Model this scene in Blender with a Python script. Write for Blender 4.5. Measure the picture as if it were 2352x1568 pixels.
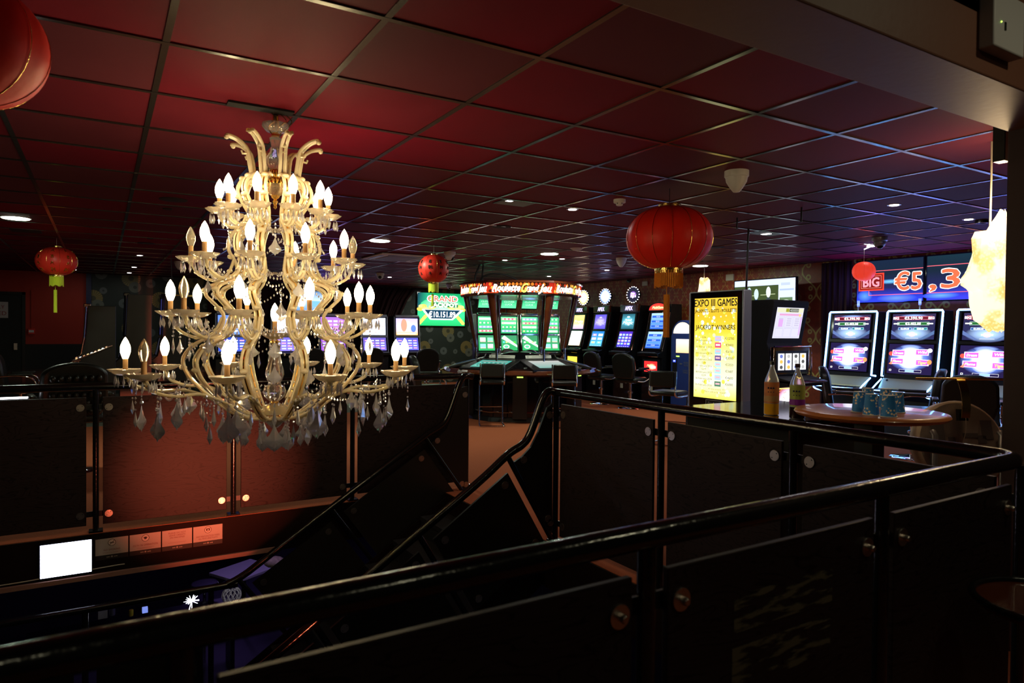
import bpy, math, random
from mathutils import Vector, Matrix
PI = math.pi
R = math.radians
for o in list(bpy.data.objects): bpy.data.objects.remove(o)
scene = bpy.context.scene
col = scene.collection
random.seed(7)

# ------------------------------------------------------------------ camera
HC, CZ, TILE = 1.5194, 2.7202, 0.708
F = Vector((0.51607986, 0.85640034, -0.0154931))
RT = Vector((0.85654041, -0.51600191, 0.00897455))
UP = Vector((3.08665288e-04, 1.79020487e-02, 9.99839698e-01))
FPX = 1565.73
cam = bpy.data.cameras.new('camera'); camo = bpy.data.objects.new('camera', cam); col.objects.link(camo)
cam.sensor_width = 36; cam.lens = FPX * 36 / 2352
cam.clip_start = 0.05
m = Matrix.Identity(4)
for i in range(3):
    m[i][0] = RT[i]; m[i][1] = UP[i]; m[i][2] = -F[i]
m[2][3] = HC
camo.matrix_world = m
cam.dof.use_dof = True; cam.dof.focus_distance = 6.5; cam.dof.aperture_fstop = 4.0
scene.camera = camo

# ------------------------------------------------------------------ world and exposure
w = bpy.data.worlds.new('world'); scene.world = w; w.use_nodes = True
w.node_tree.nodes['Background'].inputs[0].default_value = (0.02, 0.018, 0.02, 1)
w.node_tree.nodes['Background'].inputs[1].default_value = 0.25
scene.view_settings.view_transform = 'Standard'
scene.view_settings.look = 'None'
scene.view_settings.exposure = 0.0
scene.view_settings.gamma = 1.0
scene.view_settings.use_curve_mapping = False


def lamp(name, kind, loc, power, color, size=0.1, rot=None, aim=None, spot=None, blend=0.5, sy=None, spread=None):
    l = bpy.data.lights.new(name, kind); l.energy = power; l.color = color
    if kind == 'AREA':
        l.size = size
        if sy: l.shape = 'RECTANGLE'; l.size_y = sy
        if spread: l.spread = spread
    else: l.shadow_soft_size = size
    if kind == 'SPOT': l.spot_size = spot or 1.2; l.spot_blend = blend
    o = bpy.data.objects.new(name, l); col.objects.link(o); o.location = loc
    if rot: o.rotation_euler = rot
    if aim: o.rotation_euler = (Vector(aim) - Vector(loc)).to_track_quat('-Z', 'Y').to_euler()
    return o


DOWN = [(-0.81, 9.31), (3.21, 8.8), (5.94, 8.76), (9.2, 8.75)]
for (x, y) in DOWN:
    lamp('downlight_glow', 'AREA', (x, y, CZ - 0.03), 26, (0.86, 1.0, 0.78), 0.24)
# red and blue spots have fittings below; wash and hall lamps are added fill
lamp('red_spot_glow', 'SPOT', (0.95, 1.45, -0.12), 1500, (1.0, 0.17, 0.08), 0.04, aim=(0.78, 5.9, 0.36), spot=R(22), blend=1.0)
lamp('blue_spot_glow', 'SPOT', (7.9, 3.6, CZ - 0.04), 30, (0.12, 0.2, 1.0), 0.05, aim=(8.5, 5.5, 0.0), spot=R(110), blend=0.6)
lamp('violet_spot_glow', 'AREA', (1.5, 12.5, -0.5), 9, (0.36, 0.22, 1.0), 0.5)
lamp('blue_wash', 'AREA', (4.6, 16.2, 2.3), 9, (0.25, 0.1, 1.0), 0.6, rot=(PI, 0, 0))
lamp('hall_fill', 'AREA', (3.5, 13.2, CZ - 0.03), 10, (0.9, 1.0, 0.8), 0.3)
lamp('hall_fill_near', 'AREA', (6.4, 4.6, CZ - 0.03), 5, (1.0, 0.9, 0.9), 0.3)
NEAR = [(1.7, -0.55), (-0.3, -0.9), (3.0, 0.3)]
lamp('far_wall_fill', 'AREA', (8.3, 16.4, CZ - 0.04), 22, (0.95, 1.0, 0.85), 0.24)  # unseen lamp added to brighten the far wall around the jackpot screen
for (x, y) in NEAR: lamp('near_downlight_glow', 'AREA', (x, y, 3.12), 2.6 if x < 2 else 4.5, (1.0, 0.92, 0.6), 0.10)


# ------------------------------------------------------------------ pixel rays onto real planes
def ray(x, y): return RT * ((x - 1176) / FPX) + UP * (-(y - 784) / FPX) + F
def XP(x, y, v):
    d = ray(x, y); t = v / d.x; return Vector((0, 0, HC)) + d * t
def YP(x, y, v):
    d = ray(x, y); t = v / d.y; return Vector((0, 0, HC)) + d * t
def ZP(x, y, v):
    d = ray(x, y); t = (v - HC) / d.z; return Vector((0, 0, HC)) + d * t
def DP(x, y, t): return Vector((0, 0, HC)) + ray(x, y) * t


# ------------------------------------------------------------------ materials
def mat(name, c=(0.5, 0.5, 0.5), rough=0.5, metal=0.0, em=None, es=0.0, trans=0.0, ior=1.45, bump=0.0, bscale=60, coat=0.0, alpha=1.0, var=0.0, vscale=4, spec=0.5):
    M = bpy.data.materials.new(name); M.use_nodes = True
    nt = M.node_tree; b = nt.nodes['Principled BSDF']
    b.inputs['Base Color'].default_value = (*c, 1); b.inputs['Roughness'].default_value = rough
    b.inputs['Metallic'].default_value = metal; b.inputs['IOR'].default_value = ior
    b.inputs['Transmission Weight'].default_value = trans; b.inputs['Coat Weight'].default_value = coat
    b.inputs['Specular IOR Level'].default_value = spec
    if em: b.inputs['Emission Color'].default_value = (*em, 1); b.inputs['Emission Strength'].default_value = es
    if bump or var:
        tc = nt.nodes.new('ShaderNodeTexCoord')
        if bump:
            n = nt.nodes.new('ShaderNodeTexNoise'); n.inputs['Scale'].default_value = bscale
            bp = nt.nodes.new('ShaderNodeBump'); bp.inputs['Strength'].default_value = bump; bp.inputs['Distance'].default_value = 0.01
            nt.links.new(tc.outputs['Object'], n.inputs['Vector']); nt.links.new(n.outputs['Fac'], bp.inputs['Height'])
            nt.links.new(bp.outputs['Normal'], b.inputs['Normal'])
        if var:
            n = nt.nodes.new('ShaderNodeTexNoise'); n.inputs['Scale'].default_value = vscale; n.inputs['Detail'].default_value = 6
            mx = nt.nodes.new('ShaderNodeMix'); mx.data_type = 'RGBA'
            mx.inputs['A'].default_value = (*[v * (1 - var) for v in c], 1); mx.inputs['B'].default_value = (*[min(1, v * (1 + var)) for v in c], 1)
            nt.links.new(tc.outputs['Object'], n.inputs['Vector']); nt.links.new(n.outputs['Fac'], mx.inputs['Factor'])
            nt.links.new(mx.outputs['Result'], b.inputs['Base Color'])
    return M


class NT:
    """tiny helper for node maths"""
    def __init__(s, M): s.nt = M.node_tree
    def n(s, t, **k):
        x = s.nt.nodes.new(t)
        for a, b in k.items(): setattr(x, a, b)
        return x
    def m(s, op, a, b=None, c=None):
        x = s.n('ShaderNodeMath', operation=op)
        for i, v in enumerate((a, b, c)):
            if v is None: continue
            if isinstance(v, (int, float)): x.inputs[i].default_value = v
            else: s.nt.links.new(v, x.inputs[i])
        return x.outputs[0]
    def mix(s, f, a, b):
        x = s.n('ShaderNodeMix', data_type='RGBA')
        for nm, v in (('Factor', f), ('A', a), ('B', b)):
            if isinstance(v, (int, float)): x.inputs[nm].default_value = v
            elif isinstance(v, tuple): x.inputs[nm].default_value = (*v, 1)
            else: s.nt.links.new(v, x.inputs[nm])
        return x.outputs['Result']
    def step(s, v, e, wd):  # 1 where v<e
        x = s.n('ShaderNodeMapRange', interpolation_type='SMOOTHSTEP')
        s.nt.links.new(v, x.inputs[0]); x.inputs[1].default_value = e - wd; x.inputs[2].default_value = e + wd
        x.inputs[3].default_value = 1; x.inputs[4].default_value = 0
        return x.outputs[0]
    def xyz(s):
        tc = s.n('ShaderNodeTexCoord'); sp = s.n('ShaderNodeSeparateXYZ'); s.nt.links.new(tc.outputs['Object'], sp.inputs[0])
        return tc.outputs['Object'], sp.outputs[0], sp.outputs[1], sp.outputs[2]


M = {}
M['black_paint'] = mat('black_gloss_paint', (0.006, 0.006, 0.007), 0.16, bump=0.12, bscale=40, spec=0.6)
M['black'] = mat('black_lacquer', (0.008, 0.008, 0.009), 0.35)
M['black_gloss'] = mat('black_gloss', (0.006, 0.006, 0.008), 0.08)
M['black_matte'] = mat('black_matte', (0.01, 0.01, 0.011), 0.8)
M['leather'] = mat('black_leather', (0.012, 0.014, 0.012), 0.32, bump=0.2, bscale=120)
M['olive_leather'] = mat('olive_leather', (0.09, 0.085, 0.05), 0.4, bump=0.2, bscale=120)
M['chrome'] = mat('chrome', (0.8, 0.78, 0.76), 0.08, 1.0)
M['steel'] = mat('brushed_steel', (0.62, 0.55, 0.5), 0.3, 1.0, bump=0.1, bscale=200)
M['silver'] = mat('silver_plastic', (0.35, 0.36, 0.4), 0.35, 0.6)
M['gold'] = mat('polished_gold', (0.95, 0.62, 0.2), 0.14, 1.0)
M['white'] = mat('white_plastic', (0.62, 0.6, 0.58), 0.5)
M['cream'] = mat('cream_plastic', (0.5, 0.46, 0.38), 0.5)
M['red_satin'] = mat('red_satin', (0.80, 0.02, 0.010), 0.5, bump=0.15, bscale=25, spec=0.3)
M['red_paper'] = mat('red_paper', (0.8, 0.035, 0.02), 0.45)
M['yellow_thread'] = mat('yellow_thread', (0.72, 0.85, 0.05), 0.6)
M['orange_thread'] = mat('orange_thread', (0.75, 0.26, 0.02), 0.7, var=0.25, vscale=60)
M['wood_dark'] = mat('mahogany_wood', (0.10, 0.022, 0.008), 0.2, var=0.5, vscale=9, coat=0.5)
M['wood_table'] = mat('cherry_table_wood', (0.52, 0.17, 0.055), 0.28, var=0.2, vscale=6, coat=0.3)
M['blue_paint'] = mat('blue_cabinet_paint', (0.015, 0.04, 0.22), 0.4)
M['dark_blue'] = mat('navy_panel', (0.01, 0.02, 0.09), 0.4)
M['maroon'] = mat('maroon_curtain_velvet', (0.035, 0.006, 0.01), 0.85, var=0.5, vscale=3)
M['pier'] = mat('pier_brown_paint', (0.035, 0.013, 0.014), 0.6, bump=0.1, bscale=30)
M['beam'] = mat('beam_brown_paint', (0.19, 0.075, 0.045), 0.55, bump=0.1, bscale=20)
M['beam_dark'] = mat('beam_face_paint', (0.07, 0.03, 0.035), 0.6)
M['purple_wall'] = mat('lower_wall_paint', (0.012, 0.006, 0.014), 0.7)
M['low_floor'] = mat('lower_floor_vinyl', (0.10, 0.09, 0.12), 0.5, var=0.1)
M['cable'] = mat('black_cable', (0.01, 0.01, 0.01), 0.5)
M['conduit'] = mat('pink_grey_conduit', (0.3, 0.16, 0.13), 0.5)
M['paper'] = mat('white_card', (0.75, 0.72, 0.68), 0.7)
M['ink'] = mat('brown_ink', (0.05, 0.015, 0.01), 0.7)
M['ink_red'] = mat('red_ink', (0.5, 0.03, 0.02), 0.6)
M['grey'] = mat('grey_laminate', (0.16, 0.15, 0.15), 0.5)
M['bulb'] = mat('lit_bulb', (1, 0.9, 0.7), 0.3, em=(1.0, 0.80, 0.45), es=40)
M['sleeve'] = mat('candle_sleeve_card', (0.55, 0.3, 0.12), 0.5, var=0.3, vscale=30)
M['lens'] = mat('downlight_lens', (1, 1, 1), 0.4, em=(0.85, 1.0, 0.8), es=14)
M['lens_small'] = mat('spot_lens', (1, 1, 1), 0.4, em=(1, 0.95, 0.95), es=10)
M['neon'] = mat('blue_neon_edge', (0.2, 0.4, 1), 0.3, em=(0.16, 0.42, 1.0), es=11)
M['white_led'] = mat('white_led', (1, 1, 1), 0.3, em=(0.9, 0.92, 1), es=12)
M['lightbox'] = mat('overexposed_screen', (1, 1, 1), 0.3, em=(0.72, 0.76, 1.0), es=9)
M['silver_rim'] = mat('lantern_gold_foil', (0.85, 0.6, 0.18), 0.2, 1.0, bump=0.3, bscale=80)
M['green_led'] = mat('green_led', (0, 1, 0), 0.3, em=(0.5, 1, 0.1), es=3)


def glassy(name, tint, gloss, rough, glossr=0.08, ior=1.5, mirror=0.0):
    X = bpy.data.materials.new(name); X.use_nodes = True; nt = X.node_tree; nt.nodes.clear(); h = NT(X)
    out = h.n('ShaderNodeOutputMaterial'); g = h.n('ShaderNodeBsdfGlass'); g.inputs[0].default_value = (*tint, 1); g.inputs['Roughness'].default_value = rough; g.inputs['IOR'].default_value = ior
    p = h.n('ShaderNodeBsdfPrincipled'); p.inputs['Base Color'].default_value = (*tint, 1); p.inputs['Roughness'].default_value = glossr; p.inputs['Specular IOR Level'].default_value = 1.0
    p.inputs['Subsurface Weight'].default_value = 0.0
    mx = h.n('ShaderNodeMixShader'); mx.inputs[0].default_value = gloss
    nt.links.new(g.outputs[0], mx.inputs[1]); nt.links.new(p.outputs[0], mx.inputs[2]); last = mx
    if mirror:
        gl = h.n('ShaderNodeBsdfGlossy'); gl.inputs['Roughness'].default_value = 0.1; m2 = h.n('ShaderNodeMixShader'); m2.inputs[0].default_value = mirror
        nt.links.new(mx.outputs[0], m2.inputs[1]); nt.links.new(gl.outputs[0], m2.inputs[2]); last = m2
    nt.links.new(last.outputs[0], out.inputs[0])
    return X


M['crystal'] = glassy('cut_crystal', (0.95, 0.93, 1.0), 0.42, 0.0, 0.03, 1.22, 0.30)
M['arm_glass'] = glassy('warm_arm_glass', (1.0, 0.90, 0.66), 0.46, 0.12, 0.06)
M['clear_glass'] = glassy('clear_glass', (0.97, 0.95, 0.96), 0.14, 0.05, 0.08)
M['plate_glass'] = glassy('frosted_dish_glass', (1.0, 0.93, 0.82), 0.26, 0.15, 0.08)
M['dead_bulb'] = glassy('unlit_bulb_glass', (1.0, 0.92, 0.75), 0.25, 0.02, 0.05, 1.15)
M['bottle'] = glassy('clear_bottle_plastic', (0.9, 0.9, 0.95), 0.40, 0.05, 0.2, 1.05)

# ceiling tiles: every tile its own red
X = mat('ceiling_tile_board', (0.2, 0.02, 0.02), 0.6, spec=0.06); h = NT(X); M['tiles'] = X
vec, x, y, z = h.xyz()
ix = h.m('FLOOR', h.m('DIVIDE', h.m('ADD', x, 0.475), TILE)); iy = h.m('FLOOR', h.m('DIVIDE', h.m('ADD', y, -2.518), TILE))
cb = h.n('ShaderNodeCombineXYZ'); X.node_tree.links.new(ix, cb.inputs[0]); X.node_tree.links.new(iy, cb.inputs[1])
wn = h.n('ShaderNodeTexWhiteNoise', noise_dimensions='2D'); X.node_tree.links.new(cb.outputs[0], wn.inputs['Vector'])
rp = h.n('ShaderNodeValToRGB'); cr = rp.color_ramp
cr.elements[0].position = 0.0; cr.elements[0].color = (0.105, 0.024, 0.032, 1)
cr.elements[1].position = 1.0; cr.elements[1].color = (0.175, 0.006, 0.018, 1)
e = cr.elements.new(0.45); e.color = (0.112, 0.018, 0.026, 1)
e = cr.elements.new(0.62); e.color = (0.150, 0.008, 0.018, 1)
X.node_tree.links.new(wn.outputs['Value'], rp.inputs[0])
nz = h.n('ShaderNodeTexNoise'); nz.inputs['Scale'].default_value = 7; nz.inputs['Detail'].default_value = 8; X.node_tree.links.new(vec, nz.inputs['Vector'])
cc = h.mix(h.m('MULTIPLY', nz.outputs['Fac'], 0.35), rp.outputs[0], (0.095, 0.014, 0.020))
X.node_tree.links.new(cc, X.node_tree.nodes['Principled BSDF'].inputs['Base Color'])
M['tbar'] = mat('ceiling_bar_black_metal', (0.13, 0.13, 0.12), 0.2, 0.9)

# carpet: terracotta with a grey field beyond
X = mat('carpet', (0.3, 0.08, 0.04), 0.95, bump=0.3, bscale=300, spec=0.1); h = NT(X); M['carpet'] = X
vec, x, y, z = h.xyz()
nz = h.n('ShaderNodeTexNoise'); nz.inputs['Scale'].default_value = 90; nz.inputs['Detail'].default_value = 6; X.node_tree.links.new(vec, nz.inputs['Vector'])
red = h.mix(nz.outputs['Fac'], (0.30, 0.075, 0.03), (0.46, 0.13, 0.06))
gry = h.mix(nz.outputs['Fac'], (0.10, 0.10, 0.075), (0.17, 0.17, 0.13))
fx = h.m('GREATER_THAN', x, 9.35)
fy = h.m('MULTIPLY', h.m('GREATER_THAN', y, 12.2), h.m('GREATER_THAN', 5.0, x))
X.node_tree.links.new(h.mix(h.m('MAXIMUM', fx, fy), red, gry), X.node_tree.nodes['Principled BSDF'].inputs['Base Color'])

# balustrade board: dark stained wood grain
X = mat('balustrade_board', (0.1, 0.02, 0.01), 0.45, spec=0.12); h = NT(X); M['board'] = X
vec, x, y, z = h.xyz()
mp = h.n('ShaderNodeMapping'); mp.inputs['Scale'].default_value = (1.1, 1.1, 5.5); X.node_tree.links.new(vec, mp.inputs[0])
nz = h.n('ShaderNodeTexNoise'); nz.inputs['Scale'].default_value = 1.6; nz.inputs['Detail'].default_value = 3; nz.inputs['Distortion'].default_value = 0.5; X.node_tree.links.new(mp.outputs[0], nz.inputs['Vector'])
ln = h.m('ABSOLUTE', h.m('SINE', h.m('MULTIPLY', nz.outputs['Fac'], 60)))
nz2 = h.n('ShaderNodeTexNoise'); nz2.inputs['Scale'].default_value = 25; nz2.inputs['Detail'].default_value = 8; X.node_tree.links.new(mp.outputs[0], nz2.inputs['Vector'])
g1 = h.mix(h.step(ln, 0.22, 0.20), (0.026, 0.0165, 0.0175), (0.008, 0.005, 0.005))
X.node_tree.links.new(h.mix(h.m('MULTIPLY', nz2.outputs['Fac'], 0.4), g1, (0.014, 0.0095, 0.010)), X.node_tree.nodes['Principled BSDF'].inputs['Base Color'])
M['board_dark'] = mat('black_stair_board', (0.012, 0.010, 0.009), 0.35)

# medallion wallpaper on the far walls
def medallions(name, axis):
    X = mat(name, (0.02, 0.03, 0.025), 0.55); h = NT(X)
    vec, x, y, z = h.xyz(); u0 = x if axis == 'x' else y
    PU, PV = 1.35, 1.15
    base = (0.03, 0.045, 0.036); colr = None
    fu = h.m('MULTIPLY', h.m('FRACT', h.m('DIVIDE', h.m('ADD', u0, 20), PU)), PU)
    fv = h.m('MULTIPLY', h.m('FRACT', h.m('DIVIDE', h.m('ADD', z, 20), PV)), PV)
    cur = base
    for (cu, cv, r, c) in [(0.34, 0.80, 0.19, (0.22, 0.19, 0.07)), (0.42, 0.60, 0.125, (0.15, 0.17, 0.13)), (0.74, 0.70, 0.10, (0.12, 0.15, 0.14)), (0.52, 0.98, 0.075, (0.15, 0.18, 0.15)),
                           (0.94, 0.32, 0.19, (0.24, 0.19, 0.06)), (1.03, 0.17, 0.125, (0.15, 0.17, 0.13)), (1.14, 0.50, 0.075, (0.13, 0.15, 0.14)), (0.2, 0.22, 0.11, (0.12, 0.15, 0.14)), (0.58, 0.2, 0.07, (0.12, 0.15, 0.13)), (1.1, 0.88, 0.12, (0.14, 0.16, 0.14))]:
        dx = h.m('SUBTRACT', fu, cu); dy = h.m('SUBTRACT', fv, cv)
        d = h.m('SQRT', h.m('ADD', h.m('MULTIPLY', dx, dx), h.m('MULTIPLY', dy, dy)))
        a = h.m('ARCTAN2', dy, dx)
        rays = h.m('ADD', 0.72, h.m('MULTIPLY', 0.28, h.m('SINE', h.m('MULTIPLY', a, 22 if r > .15 else 30))))
        core = h.m('MULTIPLY', rays, h.m('SUBTRACT', 1.0, h.m('MULTIPLY', 0.75, h.step(d, r * 0.3, r * 0.04))))
        cc = h.mix(core, base, tuple(v * 1.4 for v in c))
        cur = h.mix(h.step(d, r, 0.006), cur, cc)
    X.node_tree.links.new(cur, X.node_tree.nodes['Principled BSDF'].inputs['Base Color'])
    return X


M['medal_x'] = medallions('medallion_wallpaper', 'x')

# ogee damask on the right wall
X = mat('damask_wallpaper', (0.1, 0.02, 0.01), 0.45); h = NT(X); M['damask'] = X
vec, x, y, z = h.xyz()
nz = h.n('ShaderNodeTexNoise'); nz.inputs['Scale'].default_value = 14; nz.inputs['Detail'].default_value = 8; X.node_tree.links.new(vec, nz.inputs['Vector'])
big = h.m('GREATER_THAN', 7.55, y)
def ogee(P, H, off, wd):
    v = h.m('DIVIDE', z, H)
    u = h.m('SUBTRACT', h.m('FRACT', h.m('DIVIDE', h.m('ADD', y, off), P)), 0.5)
    s = h.m('MULTIPLY', 0.25, h.m('ADD', 1.0, h.m('COSINE', h.m('MULTIPLY', v, 2 * PI))))
    l = h.m('ABSOLUTE', h.m('SUBTRACT', h.m('ABSOLUTE', u), s))
    o = h.step(l, wd, wd * 0.35)
    # scroll ends
    for (cu, cv, rr) in [(0.22, 0.36, 0.085), (0.22, 0.64, 0.085), (0.30, 0.10, 0.07), (0.30, 0.90, 0.07)]:
        du = h.m('SUBTRACT', h.m('ABSOLUTE', u), cu); dv = h.m('MULTIPLY', h.m('SUBTRACT', h.m('FRACT', v), cv), H / P)
        d = h.m('SQRT', h.m('ADD', h.m('MULTIPLY', du, du), h.m('MULTIPLY', dv, dv)))
        ring = h.step(h.m('ABSOLUTE', h.m('SUBTRACT', d, rr * 0.75)), wd * 0.8, wd * 0.3)
        o = h.m('MAXIMUM', o, ring)
    return o
o1 = ogee(0.56, 0.74, 0.02, 0.03); o2 = ogee(0.24, 0.33, 0.0, 0.03)
ogm = h.m('ADD', h.m('MULTIPLY', big, o1), h.m('MULTIPLY', h.m('SUBTRACT', 1.0, big), h.m('MULTIPLY', o2, 0.45)))
bg = h.mix(nz.outputs['Fac'], (0.12, 0.018, 0.008), (0.32, 0.05, 0.018))
X.node_tree.links.new(h.mix(ogm, bg, (0.42, 0.34, 0.09)), X.node_tree.nodes['Principled BSDF'].inputs['Base Color'])

M['red_wall'] = mat('red_painted_wall', (0.45, 0.035, 0.015), 0.6)
M['dark_wall'] = mat('near_black_wall', (0.015, 0.018, 0.016), 0.6)
M['fascia'] = mat('fascia_dark_wood', (0.012, 0.006, 0.005), 0.7, spec=0.08, var=0.3, vscale=5)


def emit_attr(name, s):
    X = bpy.data.materials.new(name); X.use_nodes = True; nt = X.node_tree; nt.nodes.clear(); h = NT(X)
    out = h.n('ShaderNodeOutputMaterial'); at = h.n('ShaderNodeAttribute'); at.attribute_name = 'picture'
    e = h.n('ShaderNodeEmission'); e.inputs['Strength'].default_value = s; nt.links.new(at.outputs['Color'], e.inputs[0]); nt.links.new(e.outputs[0], out.inputs[0])
    return X
def diff_attr(name):
    X = mat(name, (1, 1, 1), 0.6); h = NT(X); at = h.n('ShaderNodeAttribute'); at.attribute_name = 'picture'
    X.node_tree.links.new(at.outputs['Color'], X.node_tree.nodes['Principled BSDF'].inputs['Base Color']); return X
SCR = {}
def screen_mat(s):
    if s not in SCR: SCR[s] = diff_attr('printed_picture') if s == 0 else emit_attr('lit_picture', s)
    return SCR[s]


# ------------------------------------------------------------------ mesh building
def empty(name, loc=(0, 0, 0), rz=0.0):
    o = bpy.data.objects.new(name, None); col.objects.link(o); o.location = loc; o.rotation_euler = (0, 0, rz); o.empty_display_size = 0.05
    return o
def tag(o, label=None, cat=None, group=None, kind=None):
    if label: o['label'] = label
    if cat: o['category'] = cat
    if group: o['group'] = group
    if kind: o['kind'] = kind
    return o


class MB:
    def __init__(s): s.v = []; s.f = []
    def add(s, vs, fs):
        k = len(s.v); s.v += [tuple(p) for p in vs]; s.f += [tuple(i + k for i in f) for f in fs]; return s
    def box(s, x0, x1, y0, y1, z0, z1):
        v = [(x, y, z) for z in (z0, z1) for y in (y0, y1) for x in (x0, x1)]
        return s.add(v, [(0, 2, 3, 1), (4, 5, 7, 6), (0, 1, 5, 4), (2, 6, 7, 3), (0, 4, 6, 2), (1, 3, 7, 5)])
    def rings(s, rs, cap=True, closed=False):
        n = len(rs[0]); k = len(s.v)
        for r in rs: s.v += [tuple(p) for p in r]
        m = len(rs)
        for i in range(m if closed else m - 1):
            a, b = k + i * n, k + ((i + 1) % m) * n
            for j in range(n):
                q = (j + 1) % n; s.f.append((a + j, a + q, b + q, b + j))
        if cap and not closed:
            s.f.append(tuple(range(k + n - 1, k - 1, -1))); s.f.append(tuple(range(k + (m - 1) * n, k + m * n)))
        return s
    def lathe(s, prof, n=20, c=(0, 0, 0), cap=True, ax='z', sq=1.0):
        rs = []
        for (r, t) in prof:
            ring = []
            for j in range(n):
                a = 2 * PI * j / n; p, q = r * math.cos(a), r * math.sin(a) * sq
                if ax == 'z': ring.append((c[0] + p, c[1] + q, c[2] + t))
                elif ax == 'x': ring.append((c[0] + t, c[1] + p, c[2] + q))
                else: ring.append((c[0] + q, c[1] + t, c[2] + p))
            rs.append(ring)
        return s.rings(rs, cap)
    def tube(s, path, r, n=8, closed=False, flat=None, rr=None):
        P = [Vector(p) for p in path]; m = len(P); rs = []; up = None
        for i in range(m):
            if closed: t = P[(i + 1) % m] - P[i - 1]
            else: t = P[min(i + 1, m - 1)] - P[max(i - 1, 0)]
            t.normalize()
            if up is None:
                up = Vector((0, 0, 1)) if abs(t.z) < 0.9 else Vector((1, 0, 0))
            a = t.cross(up)
            if a.length < 1e-5: a = t.cross(Vector((0.3, 1, 0.2)))
            a.normalize(); b = a.cross(t).normalized(); up = b
            q = rr[i] if rr else r
            rs.append([P[i] + a * (q * math.cos(2 * PI * j / n)) + b * (q * (flat or 1) * math.sin(2 * PI * j / n)) for j in range(n)])
        return s.rings(rs, True, closed)
    def cyl(s, a, b, r, n=14, r1=None): return s.tube([a, b], r, n, rr=[r, r if r1 is None else r1])
    def prism(s, poly, a, b, ax='y'):
        """poly in the two other axes, extruded from a to b along ax"""
        def P(p, t): return (t, p[0], p[1]) if ax == 'x' else (p[0], t, p[1]) if ax == 'y' else (p[0], p[1], t)
        n = len(poly); v = [P(p, a) for p in poly] + [P(p, b) for p in poly]
        return s.add(v, [tuple(range(n)), tuple(range(2 * n - 1, n - 1, -1))] + [(i, i + n, (i + 1) % n + n, (i + 1) % n) for i in range(n)])
    def ball(s, c, r, n=12, m=8, sz=1.0):
        return s.lathe([(r * math.sin(PI * i / m) + 1e-5, -r * sz * math.cos(PI * i / m)) for i in range(m + 1)], n, c, cap=False)
    def xf(s, Mx): s.v = [tuple(Mx @ Vector(p)) for p in s.v]; return s
    def build(s, name, m, parent=None, loc=None, smooth=True, bev=0.0, kind=None, ang=0.9):
        me = bpy.data.meshes.new(name); me.from_pydata(s.v, [], s.f); me.materials.append(m)
        import bmesh
        bm = bmesh.new(); bm.from_mesh(me); bmesh.ops.recalc_face_normals(bm, faces=bm.faces); bm.to_mesh(me); bm.free()
        if smooth:
            me.shade_smooth()
            me.set_sharp_from_angle(angle=ang)
        o = bpy.data.objects.new(name, me); col.objects.link(o)
        if parent: o.parent = parent
        if loc: o.location = loc
        if bev:
            b = o.modifiers.new('bevel', 'BEVEL'); b.width = bev; b.segments = 2; b.limit_method = 'ANGLE'
        if kind: o['kind'] = kind
        return o


def spline(pts, k=6, closed=False):
    P = [Vector(p) for p in pts]; out = []; n = len(P)
    for i in range(n if closed else n - 1):
        if closed: p0, p1, p2, p3 = P[i - 1], P[i], P[(i + 1) % n], P[(i + 2) % n]
        else: p0, p1, p2, p3 = P[max(i - 1, 0)], P[i], P[i + 1], P[min(i + 2, n - 1)]
        for j in range(k):
            t = j / k
            out.append(0.5 * ((2 * p1) + (p2 - p0) * t + (2 * p0 - 5 * p1 + 4 * p2 - p3) * t * t + (3 * p1 - p0 - 3 * p2 + p3) * t ** 3))
    if not closed: out.append(P[-1])
    return out


def dup(o, parent=None, loc=None, rz=None, label=None, group=None, cat=None):
    c = o.copy(); col.objects.link(c); c.parent = parent
    if parent is not None: c.matrix_parent_inverse = o.matrix_parent_inverse.copy()
    if loc is not None: c.location = loc
    if rz is not None: c.rotation_euler = (0, 0, rz)
    if label: c['label'] = label
    if group: c['group'] = group
    if cat: c['category'] = cat
    for ch in [k for k in KIDS.get(o.name, [])]: KIDS.setdefault(c.name, []).append(dup(ch, c))
    return c
KIDS = {}
def register(root):
    """remember the tree below root so dup() can walk it"""
    KIDS[root.name] = []
    for k in list(bpy.data.objects):
        if k.parent == root:
            KIDS[root.name].append(k); register(k)


TXT = {}
def text2d(s):
    if s in TXT: return TXT[s]
    cu = bpy.data.curves.new('t', 'FONT'); cu.body = s; cu.resolution_u = 2; cu.align_x = 'LEFT'
    o = bpy.data.objects.new('t', cu); col.objects.link(o)
    dg = bpy.context.evaluated_depsgraph_get()
    me = bpy.data.meshes.new_from_object(o.evaluated_get(dg))
    vs = [(v.co.x, v.co.y) for v in me.vertices]; fs = [tuple(p.vertices) for p in me.polygons]
    bpy.data.objects.remove(o); bpy.data.curves.remove(cu); bpy.data.meshes.remove(me)
    x0 = min(v[0] for v in vs); x1 = max(v[0] for v in vs); y1 = max(v[1] for v in vs)
    TXT[s] = ([(a - x0, b) for a, b in vs], fs, x1 - x0, 0.70 if y1 > 0.6 else y1)
    return TXT[s]


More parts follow.
